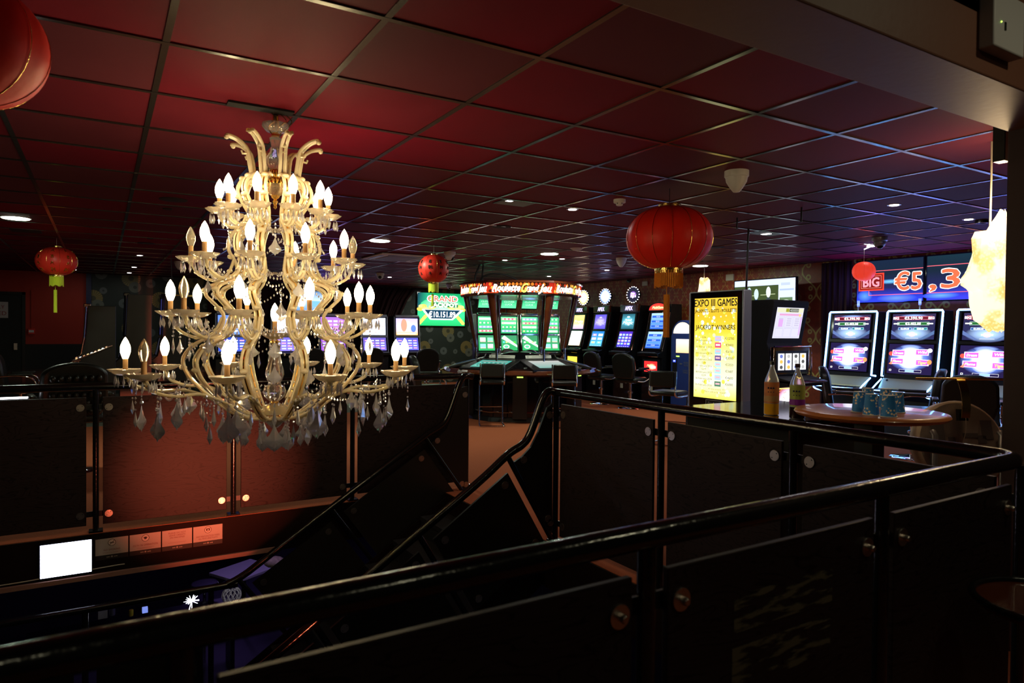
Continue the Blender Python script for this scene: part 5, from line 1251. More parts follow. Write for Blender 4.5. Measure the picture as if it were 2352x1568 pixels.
for i, (a, b, c, cc) in enumerate(rows):
    v = H - .475 - .076 * i; D = (.12, .11, .02)
    g.text(a, .16, v + .01, .022, D, 3); g.text(b, .16, v - .028, .022, D, 3, w=.26); g.text(c, .55, v, .028, K, 3, w=.13 if len(c) > 5 else .11)
    g.rect(.33, v - .034, .425, v + .026, cc, 3); g.rect(.345, v - .012, .41, v + .008, (1, .5, .55) if i != 1 else (1, .9, .9), 4)
g.text('All time jackpots  €0', .36, .115, .02, (.3, .25, .03), 3, w=.25); g.text('This month so far  €56337', .34, .08, .02, (.2, .15, .02), 3, w=.34)
g.build('screen_picture', jk, 1.25)
g = Gfx((-.13, -.0035, .585), (1, 0, 0), (0, 0, 1), .0008); g.rect(0, 0, .26, .14, (.35, .33, .33)); g.rect(.008, .055, .252, .132, (.01, .01, .01), 1); g.text('Expo', .075, .10, .03, (.4, .4, .4), 2, sh=.3); g.text('Games', .18, .10, .03, (.4, .4, .4), 2, sh=.3, w=.07); g.rect(.118, .085, .138, .11, (.4, .4, .4), 2); g.text('ONE JACKPOT MACHINE', .13, .032, .024, (.01, .01, .01), 2, w=.23, sh=.2); g.build('label_plate', jk, 0)
place(jk, 6.2, 5.65, -PI / 2)

# black reel machine behind it, facing the near wall
rm = empty('reel_machine'); tag(rm, 'black reel fruit machine with a tall hooded screen behind the two bottles', 'gaming machine'); h = .33
MB().prism([(.08, 1.40), (-.02, 1.90), (.0, 1.92), (.52, 1.92), (.55, 0), (.03, 0), (.03, .86), (-.22, .90), (-.24, .97), (.02, 1.02), (.06, 1.36)], -h, h, 'x').build('cabinet', M['black_matte'], rm, smooth=False, bev=.008)
def p_pay(g, W, H):
    g.rect(0, 0, W, H, (.8, .78, .95)); g.rect(W * .02, H * .84, W * .98, H * .98, (.85, .85, .6), 1); g.rect(W * .33, H * .86, W * .45, H * .97, (.4, .4, .05), 2); g.rect(W * .46, H * .86, W * .8, H * .97, (.05, .05, .04), 2); g.text('400000', W * .63, H * .915, H * .08, (.8, .85, .75), 3, w=W * .3)
    g.rect(W * .12, H * .74, W * .9, H * .80, (.85, .4, .7), 2)
    for j in range(3):
        g.frame(W * (.06 + .3 * j), H * .36, W * (.33 + .3 * j), H * .70, .002, (.5, .45, .7), 2); g.frame(W * (.06 + .3 * j), H * .04, W * (.33 + .3 * j), H * .33, .002, (.4, .4, .6), 2)
        for i in range(4): g.rect(W * (.12 + .3 * j), H * (.41 + .07 * i), W * (.28 + .3 * j), H * (.45 + .07 * i), (.65, .6, .8), 3)
    g.rect(W * .12, H * .38, W * .28, H * .62, (.8, .45, .9), 4); g.ell(W * .88, H * .76, W * .05, H * .05, (1, .7, .3), 3); g.rect(W * .92, H * .1, W * .98, H * .7, (.75, .5, .95), 2)
face(rm, .50, .064, 1.46, -.006, 1.83, p_pay, 1.1, 'pay_screen')
MB().box(-h, h, -.03, .03, 1.02, 1.36).build('reel_frame', M['chrome'], rm, bev=.012); MB().box(-h + .03, h - .03, -.035, -.02, 1.05, 1.31).build('reel_glass_frame', M['black'], rm, smooth=False)
for k in range(4):
    g = Gfx((-.265 + .135 * k, -.037, 1.08), (1, 0, 0), (0, 0, 1)); g.rect(0, 0, .115, .2, (.9, .88, .9)); rn = random.Random(k)
    for i in range(3): g.ell(.057, .035 + .065 * i, .028, .022, [(.1, .1, .1), (.9, .5, .1), (.15, .2, .6), (.5, .5, .5)][(i + k) % 4], 1, 12)
    g.build('reel', rm, 1.3)
MB().tube([(-h - .01, -.04, 1.36), (h + .01, -.04, 1.36), (h + .01, -.05, .98)], .012, 6).build('neon_corner', M['neon_dim'] if 'neon_dim' in M else M['chrome'], rm)
MB().box(-h, h, -.26, .02, .93, .97).build('button_deck', M['black_gloss'], rm, bev=.01); MB().tube([(-h, -.27, .95), (h, -.27, .95)], .012, 8).build('deck_edge', M['chrome'], rm)
g = Gfx((-.30, .024, .50), (1, 0, 0), (0, 0, 1)); g.rect(0, 0, .60, .36, (.05, .02, .02)); g.glow(.33, .18, .24, .20, (1.6, 1.4, 1.7), (.25, .05, .1), 1)
rn = random.Random(8)
for i in range(30): g.poly([(u := rn.uniform(.03, .57), v := rn.uniform(.03, .33)), (u + .02, v + .008), (u + .005, v + .02)], (1, .2, .08), 2)
g.frame(0, 0, .60, .36, .012, (1, .7, .15), 3); g.build('belly_glass', rm, 2.4)
place(rm, 7.13, 5.32, 0)


# ================================================================== ROULETTE
rl = empty('roulette_station', (6.48, 10.46, 0)); tag(rl, 'round mahogany roulette station with a glowing red lettered canopy and touch screens', 'roulette table')
PH = math.atan2(-.85, -.527)
def hexpts(r, off=PI / 6, n=6): return [(r * math.cos(PH + off + 2 * PI * i / n), r * math.sin(PH + off + 2 * PI * i / n)) for i in range(n)]
def rnd_hex(r, k=5):
    """hexagon with softly bowed sides"""
    P = hexpts(r); out = []
    for i in range(6):
        a, b = Vector(P[i]), Vector(P[(i + 1) % 6])
        for j in range(k):
            t = j / k; m_ = a.lerp(b, t); out.append((m_.x * (1 + .10 * math.sin(PI * t)), m_.y * (1 + .10 * math.sin(PI * t))))
    return out
def slab(r0, z0, r1, z1, mtl, nm, par=None, bev=0): 
    return MB().rings([[(x, y, z0) for x, y in rnd_hex(r0)], [(x, y, z1) for x, y in rnd_hex(r1)]]).build(nm, mtl, par or rl, smooth=False, bev=bev)
cn = slab(1.06, 2.115, 1.10, 2.145, M['wood_dark'], 'canopy'); slab(1.12, 2.325, 1.10, 2.36, M['wood_dark'], 'canopy_top', cn); slab(1.04, 2.14, 1.07, 2.33, M['black'], 'canopy_core', cn)
P = rnd_hex(1.085)
for i in range(6):
    seg = [P[(i * 5 + j) % 30] for j in range(6)]
    a, b = Vector((*seg[0], 2.148)), Vector((*seg[5], 2.148)); U = (b - a).normalized(); Wd = (b - a).length; H = .175
    g = Gfx(a, U, (0, 0, 1)); N = Vector((U.y, -U.x, 0)); sag = [max(0, (Vector((*q, 2.148)) - a).dot(N)) for q in seg]
    if i == 4 or True:
        g.grad(0, 0, Wd, H, [(.55, .05, .01), (.5, .03, .01), (.35, .015, .01)])
        rn = random.Random(i)
        for r_i in range(3):
            for c_i in range(16): g.ell(Wd * (c_i + .5 + .5 * (r_i % 2)) / 17, H * (.2 + .32 * r_i), .026, .026, [(.8, .18, .02), (.45, .04, .01), (1.0, .38, .06), (.05, .01, .005)][rn.choice((0, 0, 1, 2, 3, 1))], .5 + .01 * c_i, 12)
        Wt = (2.2, 2.0, 1.8)
        g.text('Roulette', Wd * .27, H * .52, H * .62, Wt, 3, w=Wd * .42, sh=.35, bold=.005); g.text('G', Wd * .535, H * .50, H * .85, (.9, .95, .15), 5, w=Wd * .085, sh=.3, bold=.005); g.text('rand', Wd * .67, H * .50, H * .5, Wt, 3, w=Wd * .17, sh=.3, bold=.005); g.text('Jeu', Wd * .865, H * .50, H * .7, Wt, 3, w=Wd * .17, sh=.35, bold=.005)
        g.rect(Wd * .06, H * .10, Wd * .47, H * .16, Wt, 3); g.rect(Wd * .60, H * .10, Wd * .97, H * .16, Wt, 3)
    # bow the flat picture to follow the canopy side
    nv = []
    for v in g.v:
        q = Vector(v) - a; t = max(0, min(.9999, q.dot(U) / Wd)) * 5; k = int(t); s_ = sag[k] + (sag[k + 1] - sag[k]) * (t - k)
        nv.append(tuple(Vector(v) + N * (s_ + .004)))
    g.v = nv; g.build('sign_panel', cn, 1.7)
hb = []
for i in range(6):
    x, y = hexpts(1.0)[i]; d = Vector((x, y, 0)).normalized(); t_ = Vector((-d.y, d.x, 0))
    top, bot = d * .98, d * .80
    mb = MB(); rs = []
    for k in range(7):
        f_ = k / 6; c = top.lerp(bot, f_); wd = .085 * (1 - f_) + .03 * f_; dp = .06 * (1 - f_) + .025 * f_; z_ = 2.12 - (2.12 - 1.22) * f_
        rs.append([(*(c + t_ * (wd * math.cos(2 * PI * j / 10)) + d * (dp * math.sin(2 * PI * j / 10))).to_2d(), z_) for j in range(10)])
    s_ = mb.rings(rs).build('canopy_support', M['wood_dark'], rl)
    MB().cyl((bot.x, bot.y, .84), (bot.x, bot.y, 1.23), .022, 12).build('chrome_pole', M['chrome'], s_)
slab(1.00, .06, .98, .78, M['black_gloss'], 'pedestal'); slab(1.06, 0, 1.04, .07, M['black'], 'plinth'); slab(1.30, .775, 1.40, .80, M['wood_dark'], 'table_rim'); slab(1.40, .80, 1.36, .87, M['wood_dark'], 'table_top', bev=.012); slab(.62, .87, .55, .98, M['black_gloss'], 'wheel_housing')
MB().lathe([(.40, .98), (.42, 1.02), (.36, 1.10), (.2, 1.14), (.001, 1.15)], 30).build('wheel_dome', M['black_gloss'], rl)
for i in range(6):
    a_ = PH + PI / 6 + 2 * PI * i / 6; d = Vector((math.cos(a_), math.sin(a_), 0)); U = Vector((-d.y, d.x, 0))
    mb = MB(); q = [(-.42, .66, 1.03), (.42, .66, 1.03), (.47, 1.24, .885), (-.47, 1.24, .885)]
    top = [tuple(U * u + d * r_ + Vector((0, 0, z_ + .012))) for u, r_, z_ in q]; lo = [tuple(U * u + d * r_ + Vector((0, 0, z_ - .03))) for u, r_, z_ in q]
    mb.add(lo + top, [(0, 1, 2, 3), (4, 5, 6, 7), (0, 1, 5, 4), (1, 2, 6, 5), (2, 3, 7, 6), (3, 0, 4, 7)])
    tm = mb.build('player_terminal', M['black'], rl, smooth=False, bev=.008)
    g = Gfx(d * 1.17 - U * .30 + Vector((0, 0, .9175)), U, -d * .44 + Vector((0, 0, .110)), .001)
    p_table(g, .60, .40) if i in (5, 2) else g.grad(0, 0, .60, .40, [(.35, .7, .62), (.85, .85, .8)] if i == 0 else [(.03, .05, .08), (.05, .09, .13)])
    g.build('touch_screen', tm, .75)
    g = Gfx(d * .64 - U * .26 + Vector((0, 0, 1.05)), U, (-d.x * .02, -d.y * .02, .06), .001); g.rect(0, 0, .52, .055, (.75, .72, .65)); g.rect(.03, .025, .06, .035, (.1, .1, .1), 1); g.rect(.12, .025, .42, .032, (.35, .33, .3), 1); g.build('rules_card', rl, 0)
    MB().box(-.3, .3, -.02, .02, 0, .02).xf(Matrix.Translation(d * 1.395 + Vector((0, 0, .815))) @ Matrix.Rotation(a_ + PI / 2, 4, 'Z')).build('brass_rail', M['gold'], rl, bev=.004)
for i in range(6):
    x, y = hexpts(1.2, 0)[i]; a_ = math.atan2(y, x)
    cb = MB().box(-.12, .12, -.09, .09, .07, .80).xf(Matrix.Translation((x * .9, y * .9, 0)) @ Matrix.Rotation(a_ + PI / 2, 4, 'Z')).build('coin_cabinet', M['black'], rl, smooth=False, bev=.006)
    MB().box(-.05, .05, -.006, .006, .755, .80).xf(Matrix.Translation((x * .985, y * .985, 0)) @ Matrix.Rotation(a_ + PI / 2, 4, 'Z')).build('green_arrow', M['green_led'], cb, smooth=False)
MB().tube([(x * 1.02, y * 1.02, .16) for x, y in rnd_hex(1.0)], .015, 6, closed=True).build('foot_rail', M['chrome'], rl)
for k, (a0, b0) in enumerate((((-.62, .55), (-.60, .50)), ((-.5, .5), (-.55, .45)))):
    MB().tube(spline([(a0[0], a0[1], 2.36), (a0[0] - .02, a0[1], 2.5), (b0[0] + .02, b0[1], 2.715)], 5), .018, 8).build('canopy_cable', M['cable'], rl)
MB().tube(spline([(-.60, .5, 2.36), (-.55, .4, 2.5), (-.35, .25, 2.55), (-.1, .1, 2.48), (.05, 0, 2.36)], 5), .016, 8).build('canopy_cable', M['cable'], rl)


# ================================================================== SCREENS ON THE WALLS, CURTAINS
def tv(name, label, W, H, mk, strength, loc, rz_, tilt=0, cat='television', group=None):
    root = empty(name, loc, rz_); tag(root, label, cat, group)
    MB().box(-W / 2 - .02, W / 2 + .02, 0, .05, -.02, H + .02).build('case', M['black_gloss'], root, smooth=False, bev=.004)
    g = Gfx((-W / 2, -.002, 0), (1, 0, 0), (0, 0, 1), .001); mk(g, W, H); g.build('screen_picture', root, strength); return root
def p_grand(g, W, H):
    g.grad(0, 0, W, H, [(.02, .55, .15), (.05, .8, .3), (.02, .6, .2), (.01, .35, .12)]); g.add([(0, H * .5), (W * .18, H * .5), (W * .22, H), (0, H)], [(0, 1, 2, 3)], [(.01, .1, .12), (.02, .4, .2), (.02, .4, .2), (.01, .03, .08)], 1)
    g.glow(W * .5, H * .62, W * .45, H * .25, (.7, 1.3, .8), (.04, .65, .25), 1.2)
    for u in (0, 1):
        for k in range(9): g.ell(W * ((.05 + .035 * k) if not u else (.95 - .035 * k)), H * (.50 + .10 * math.sin(k)), W * .07, H * .06, (1.2, .85, .3) if k % 2 else (1, .6, .1), 2, 10)
        for k in range(6): g.ell(W * ((.04 + .03 * k) if not u else (.96 - .03 * k)), H * (.08 + .05 * k), W * .04, H * .05, (1.1, .8, .15), 2, 8)
    g.text('GRAND', W * .52, H * .83, H * .17, (1.3, 1.3, 1.2), 3, w=W * .64, bold=.02); g.text('GRAND', W * .52, H * .83, H * .16, (.95, .12, .05), 4, w=W * .62, bold=.004)
    g.rect(W * .27, H * .57, W * .85, H * .715, (.01, .22, .08), 3.5)
    g.text('JACKPOT', W * .56, H * .64, H * .11, (1.2, 1.3, .9), 4, w=W * .56, bold=.012)
    g.poly([(W * .08, H * .50), (W * .26, H * .18), (W * .74, H * .18), (W * .98, H * .50)], (1.1, 1.3, 1.1), 4); g.poly([(W * .14, H * .485), (W * .285, H * .22), (W * .715, H * .22), (W * .90, H * .485)], (.01, .05, .10), 5)
    g.text('€10.151.89', W * .51, H * .35, H * .17, (1.2, 1.2, 1.2), 6, w=W * .56, bold=.005)
tv('jackpot_screen', 'green jackpot screen on the far wall showing 10,151.89', 1.50, .94, p_grand, 1.5, (8.45, 17.99, 1.65), 0, cat='screen')
def p_news(g, W, H):
    g.rect(0, 0, W, H, (.8, .9, 1.2)); g.rect(0, H * .02, W * .74, H * .86, (.06, .09, .03), 1); g.rect(W * .02, H * .70, W * .10, H * .80, (.05, .1, .15), 4)
    for (u, v, k, c, hc) in ((.12, .42, .16, (.10, .2, .5), (.8, .85, 1)), (.38, .46, .16, (.03, .08, .25), (.7, .9, .95)), (.58, .5, .14, (.05, .07, .08), (.85, .95, .95)), (.26, .5, .12, (.06, .1, .3), (.6, .8, .85))):
        g.poly([(W * (u - k * .6), H * .02), (W * (u + k * .6), H * .02), (W * (u + k * .5), H * (v - .02)), (W * u, H * (v + .10)), (W * (u - k * .5), H * (v - .02))], c, 2); g.ell(W * u, H * (v + .20), W * .038, H * .13, hc, 3, 14); g.poly([(W * (u - .02), H * .1), (W * (u + .02), H * .1), (W * (u + .025), H * v), (W * (u - .025), H * v)], (.9, .95, 1), 3)
    for k in range(5): g.rect(W * (.03 + .14 * k), H * (.60 + .01 * k), W * (.13 + .14 * k), H * (.615 + .01 * k), (.6, .7, .4), 1.5)
    g.rect(W * .02, H * .1, W * .72, H * .16, (.5, .6, .3), 2.5)
    g.rect(W * .76, H * .30, W * .96, H * .56, (.15, .25, .12), 2); g.ell(W * .86, H * .43, W * .07, H * .08, (.6, .7, .6), 3); g.rect(W * .78, H * .84, W * .92, H * .90, (.6, .7, .9), 2); g.rect(W * .76, H * .72, W * .98, H * .76, (.5, .62, .9), 2)
tvt = tv('television', 'wall television showing suited people, above the black reel machine', 1.28, .74, p_news, 1.15, (9.98, 8.0, 1.72), -PI / 2)
MB().box(-.1, .1, .05, .40, .25, .45).build('wall_bracket', M['black'], tvt, smooth=False)
def p_big1(g, W, H):
    g.grad(0, 0, W, H, [(.03, .06, .9), (.02, .02, .10), (.01, .02, .04), (.01, .02, .05)]); g.glow(W * .13, H * .15, W * .12, H * .14, (.12, .35, 1.1), (.03, .06, .6), 1); g.glow(W * .52, H * .48, W * .25, H * .06, (.2, .6, 1.2), (.01, .02, .06), 1); g.glow(W * .62, H * .08, W * .3, H * .10, (.15, .3, 1.2), (.03, .06, .8), 1.2)
    g.rect(W * .2, H * .16, W, H * .165, (1.2, .15, .2), 2); g.rect(W * .2, H * .16, W, H * .175, (1, .15, .2), 2); g.rect(W * .12, H * .745, W, H * .76, (1, .15, .2), 2); g.rect(W * .19, H * .16, W * .2, H * .3, (1, .15, .2), 2)
    g.rect(W * .03, H * .28, W * .43, H * .70, (1.2, .06, .03), 3); g.rect(W * .05, H * .31, W * .41, H * .67, (.2, .01, .01), 4); g.frame(W * .07, H * .34, W * .39, H * .64, .006, (1.2, .3, .2), 5); g.text('BIG', W * .23, H * .49, H * .22, (1.2, .35, .45), 6, w=W * .25, bold=.006)
    g.text('€5', W * .79, H * .47, H * .40, (1.3, 1.3, 1.3), 6, w=W * .39, bold=.018); g.text('€5', W * .79, H * .47, H * .39, (1.1, .16, .07), 7, w=W * .38, bold=.008)
def p_big2(g, W, H):
    g.grad(0, 0, W, H, [(.05, .06, .9), (.02, .02, .10), (.01, .02, .04), (.01, .03, .05)]); g.rect(0, H * .16, W, H * .175, (1, .15, .2), 2); g.rect(0, H * .77, W, H * .785, (1, .15, .2), 2); g.glow(W * .15, H * .1, W * .2, H * .08, (.15, .4, 1.2), (.03, .05, .7), 1)
    g.text(',39', W * .33, H * .48, H * .42, (1.3, 1.3, 1.3), 6, w=W * .60, bold=.018); g.text(',39', W * .33, H * .48, H * .41, (1.1, .16, .07), 7, w=W * .59, bold=.008); g.text('0', W * .85, H * .48, H * .37, (1.1, .16, .07), 7, bold=.009)
tv('jackpot_screen', 'large blue wall screen at right with the word BIG in red', 1.02, .64, p_big1, 1.35, (10.34, 5.985, 2.02), -PI / 2, cat='screen', group='large blue screens')
tv('jackpot_screen', 'large blue wall screen behind the glowing fabric pendant', 1.30, .64, p_big2, 1.35, (10.34, 4.77, 2.02), -PI / 2, cat='screen', group='large blue screens')
tv('television', 'small bright screen glimpsed between the chandelier arms', .85, .5, lambda g, W, H: (g.grad(0, 0, W, H, [(.1, .3, .8), (.6, .8, 1), (.1, .2, .4)]), g.ell(W * .3, H * .4, .08, .12, (.9, .9, 1), 1), g.rect(W * .5, H * .2, W * .9, H * .5, (.2, .5, .9), 1)), 1.5, (4.55, 17.84, 2.0), 0)
def curtain(label, a, b, z0, z1, n, amp, axis, v, swag=None):
    mb = MB(); N = n * 8; R0, R1 = [], []
    rows = []
    for k in range(9):
        z_ = z0 + (z1 - z0) * k / 8; row = []
        for i in range(N + 1):
            t = i / N; s_ = a + (b - a) * (t if not swag else t * (1 - swag * (1 - k / 8) ** .7)); d_ = amp * math.sin(2 * PI * n * t) * (1 - .4 * k / 8) + amp * .4 * math.sin(2 * PI * n * 2.3 * t + k * .3)
            row.append((v + d_, s_, z_) if axis == 'y' else (s_, v + d_, z_))
        rows.append(row)
    k0 = []
    for row in rows: k0 += row
    f = []
    for k in range(8):
        for i in range(N): f.append((k * (N + 1) + i, k * (N + 1) + i + 1, (k + 1) * (N + 1) + i + 1, (k + 1) * (N + 1) + i))
    mb.add(k0, f); o = mb.build('curtain', M['maroon']); sd = o.modifiers.new('thick', 'SOLIDIFY'); sd.thickness = .012; tag(o, label, 'curtain', 'dark red curtains'); return o
curtain('dark red curtain between the damask paper and the big blue screen', 6.56, 7.08, .02, 2.69, 5, .035, 'y', 10.30)
curtain('dark curtain on the far wall swept aside left of the medallion paper', 5.0, 7.6, .02, 2.69, 14, .05, 'x', 17.88, .42)
curtain('dark curtain on the far wall behind the chandelier', 2.2, 4.9, .02, 2.69, 14, .02, 'x', 17.97)
nd = empty('downlight', (8.3, 16.4, CZ)); tag(nd, 'added unseen downlight ring before the jackpot screen, hidden behind the roulette canopy', 'ceiling light'); MB().lathe([(.125, -.004), (.145, -.006), (.148, 0)], 28, cap=False).build('trim_ring', M['white'], nd)  # ring added to go with the far wall fill lamp
for i, (x, y) in enumerate(NEAR):
    nd = empty('downlight', (x, y, 3.15)); tag(nd, 'round downlight in the high ceiling behind the near beam, ' + ('middle', 'left', 'right')[i], 'ceiling light')
    MB().lathe([(.06, -.004), (.075, -.006), (.078, 0)], 20, cap=False).build('trim_ring', M['white'], nd)
for (px, py, z_) in ((1693, 500, .12), (1841, 476, .14)):
    q = ceil_pt(px, py); o = MB().cyl((0, 0, 0), (0, 0, -z_), .008, 8).build('hanging_rod', M['black'], loc=q); tag(o, 'short black rod stub hanging from the ceiling ' + ('right of the big oval lantern' if px < 1700 else 'below the white cone camera, farther right'), 'rod')
q = YP(26, 914, 8.2); o = MB().box(-.13, .13, -.02, .02, -.008, .008).build('floor_strip_light', M['white_led'], loc=q, smooth=False); tag(o, 'short white strip light seen under the handrail at the left edge', 'light'); MB().box(-.14, .14, .02, .05, -q.z, .01).build('plinth', M['black'], o, smooth=False)
# small wall things
fr = empty('framed_picture', (1.62, 18.05, 1.55)); tag(fr, 'gilt framed picture with a pale mask face at the left of the chandelier', 'picture')
for a_ in ((-.35, .35, .72, .76), (-.35, .35, 0, .04), (-.35, -.31, 0, .76), (.31, .35, 0, .76)): MB().box(a_[0], a_[1], -.04, .0, a_[2], a_[3]).build('frame', M['gold'], fr, smooth=False)
g = Gfx((-.31, -.02, .04), (1, 0, 0), (0, 0, 1)); g.rect(0, 0, .62, .68, (.02, .02, .02)); g.ell(.42, .30, .11, .16, (.6, .3, .22), 1); g.ell(.385, .33, .018, .010, (.05, .02, .02), 2); g.ell(.455, .33, .018, .010, (.05, .02, .02), 2); g.ell(.42, .22, .03, .012, (.4, .05, .04), 2); g.ell(.15, .45, .1, .06, (.25, .22, .2), 1); g.build('canvas', fr, 0)
q = YP(72, 761, 18.0); cp = empty('fire_call_point', (q.x, 18.05, q.z)); tag(cp, 'small red fire call point on the red wall beside the door', 'call point')
MB().box(-.06, .06, -.05, 0, -.06, .06).build('housing', M['red_paper'], cp, bev=.006); MB().box(-.045, .045, -.054, -.05, -.02, .03).build('label', M['paper'], cp, smooth=False); MB().box(-.008, .008, -.02, 0, .06, .9).build('conduit', M['red_wall'], cp, smooth=False)
q = XP(1678, 637, 10.4); sg = MB().box(-.03, 0, -.09, .09, -.06, .06).build('socket_box', M['cream'], loc=(10.4, q.y, q.z)); tag(sg, 'small cream wall box above the left corner of the television', 'socket')
for (px, py, t) in ((1445, 642, 'round dark wall fitting above the bulb ringed topper'),):
    q = XP(px, py, 10.38); o = MB().lathe([(.07, 0), (.07, -.03), (.04, -.04), (.035, -.01)], 20, ax='x').build('wall_speaker', M['black'], loc=(10.39, q.y, q.z)); tag(o, t, 'speaker')
q = XP(1481, 651, 10.38); o = MB().box(-.03, 0, -.08, .08, -.05, .05).build('junction_box', M['cream'], loc=(10.4, q.y, q.z), bev=.006); tag(o, 'cream junction box high on the right wall above the bulb ringed topper', 'junction box')
q = YP(920, 665, 18.0); o = MB().box(-.05, .05, -.03, 0, -.03, .03).build('junction_box', M['paper'], loc=(q.x, 18.05, q.z)); tag(o, 'small white box on the medallion paper left of the jackpot screen', 'junction box')

# ================================================================== COUNTER, BOTTLES, ROUND TABLE, CUPS
ct = empty('bar_counter'); tag(ct, 'glossy black bar counter carrying two drink bottles', 'counter')
MB().box(3.52, 4.42, 2.62, 3.45, 0, .965).build('body', M['black_matte'], ct, smooth=False); MB().box(3.42, 4.50, 2.56, 3.52, .965, 1.0).build('worktop', M['black_gloss'], ct, bev=.006)
MB().box(3.50, 3.52, 2.75, 3.2, .70, .86).build('vent_panel', M['grey'], ct, smooth=False); MB().lathe([(.04, 0), (.04, -.004)], 18, (3.50, 3.1, .80), ax='x').build('round_inset', M['black'], ct)
def bottle(label, x, y, sc_, liquid, lab1, lab2, cap):
    root = empty('bottle', (x, y, 1.0)); tag(root, label, 'bottle', 'drink bottles on the bar counter')
    root.scale = (sc_,) * 3
    MB().lathe([(.001, .0), (.040, .0), (.044, .008), (.044, .05), (.042, .06), (.044, .07), (.044, .20), (.041, .222), (.016, .285), (.013, .30), (.013, .318)], 24, cap=False).build('bottle_body', M['bottle'], root)
    MB().lathe([(.001, .002), (.0445, .004), (.0448, .072), (.001, .072)], 20).build('drink', liquid, root)
    mb = MB().lathe([(.0446, .075), (.0446, .205)], 28, cap=False); lb = mb.build('paper_label', lab1, root)
    lb2 = MB().lathe([(.0450, .085), (.0450, .12)], 28, cap=False).build('label_band', lab2, root)
    for k, zz in ((0, .17), (1, .145)):
        pp = MB(); a0 = math.atan2(-y, -x)
        for j in range(3): a_ = a0 - .45 + .35 * j; pp.ball((.0455 * math.cos(a_), .0455 * math.sin(a_), zz), .0055 if k == 0 else .003, 8, 5)
        pp.build('label_dots', M['dark_blue'], root)
    MB().lathe([(.0155, .312), (.0155, .332), (.014, .335), (.001, .335)], 18).build('cap', cap, root)
M['orange_drink'] = mat('orange_squash', (.85, .42, .02), .2); M['dark_drink'] = mat('dark_cola', (.02, .006, .008), .15); M['orange_label'] = mat('orange_label', (.62, .2, .06), .5, var=.3, vscale=40); M['green_label'] = mat('green_label', (.35, .42, .08), .5, var=.2, vscale=30); M['purple_label'] = mat('purple_label', (.25, .02, .35), .5); M['tan_label'] = mat('tan_label', (.55, .3, .12), .5)
bottle('plastic bottle of orange squash with an orange label', 3.665, 2.865, 1.02, M['orange_drink'], M['orange_label'], M['tan_label'], M['black'])
bottle('plastic bottle of dark drink with green and purple label', 3.64, 2.66, 1.0, M['dark_drink'], M['green_label'], M['purple_label'], M['maroon'])
rt = empty('round_bar_table', (3.62, 2.19, 0)); tag(rt, 'round cherry wood bar table on a black pedestal beyond the right balustrade', 'table')
MB().lathe([(.001, 1.06), (.34, 1.06), (.372, 1.068), (.385, 1.083), (.378, 1.096), (.36, 1.10), (.001, 1.10)], 56).build('tabletop', M['wood_table'], rt)
MB().box(-.055, .055, -.055, .055, .03, 1.06).build('pedestal', M['black'], rt, smooth=False, bev=.004); MB().lathe([(.24, 0), (.24, .02), (.06, .04), (.001, .04)], 30).build('foot', M['black'], rt)
# blue paper cups, upside down
X = mat('blue_blossom_paper', (.03, .22, .4), .6); h = NT(X); vec, x, y, z = h.xyz(); vo = h.n('ShaderNodeTexVoronoi'); vo.inputs['Scale'].default_value = 75; X.node_tree.links.new(vec, vo.inputs['Vector'])
nz = h.n('ShaderNodeTexNoise'); nz.inputs['Scale'].default_value = 22; X.node_tree.links.new(vec, nz.inputs['Vector'])
msk = h.m('MULTIPLY', h.step(vo.outputs['Distance'], .42, .06), h.step(h.m('SUBTRACT', 1.0, nz.outputs['Fac']), .50, .03))
X.node_tree.links.new(h.mix(msk, (.03, .24, .66), (1, .86, .6)), X.node_tree.nodes['Principled BSDF'].inputs['Base Color']); M['cup'] = X
WH = ['at the left end of the cluster', 'in front, second from the left', 'in front, third from the left', 'at the right end of the cluster', 'at the back left of the cluster', 'at the back right of the cluster']
cups = None
for i, (px, py) in enumerate(((1974, 946), (2001, 953), (2041, 957), (2060, 947), (1993, 935), (2034, 937))):
    q = ZP(px, py, 1.1)
    if cups is None:
        cups = empty('paper_cup'); 
        MB().lathe([(.040, .0), (.0415, .002), (.040, .004), (.0385, .006), (.029, .108), (.0285, .104), (.001, .103)], 28).build('cup_wall', M['cup'], cups); MB().lathe([(.0395, .0), (.0420, .0015), (.0420, .0035), (.0395, .005)], 28).build('rim', M['paper'], cups); MB().lathe([(.0275, .1085), (.0292, .1085), (.0292, .1105), (.0275, .1105)], 24).build('base_ring', M['paper'], cups); register(cups); o = cups; o.location = q
    else: o = dup(cups, None, q, i * 1.3)
    tag(o, 'upturned blue blossom paper cup ' + WH[i], 'cup', 'upturned paper cups')

# round pale board hung by a gold strap, on two grey poles
bd = empty('round_board', (0, 0, 0)); tag(bd, 'round pale padded board hung by a gold strap from a thin rail at right', 'board')
c = DP(2204, 1022, 4.3); fd = Vector((F.x, F.y, 0)).normalized(); rd = Vector((RT.x, RT.y, 0)).normalized()
bd.location = c; bd.scale = (1.19,) * 3; bd.rotation_euler = (0, 0, math.atan2(rd.y, rd.x))
MB().lathe([(.225, -.02), (.236, -.01), (.236, .05), (.225, .06), (.001, .06)], 44, ax='y').xf(Matrix.Rotation(R(-14), 4, 'X')).build('disc_edge', mat('pale_padded_vinyl', (.85, .70, .55), .5), bd)
MB().lathe([(.222, -.021), (.001, -.021)], 44, ax='y').xf(Matrix.Rotation(R(-14), 4, 'X')).build('face_cloth', mat('mirror_grey_laminate', (.50, .44, .41), .4), bd)
rn = random.Random(2); pm = mat('dark_grey_patch', (.14, .13, .14), .4)
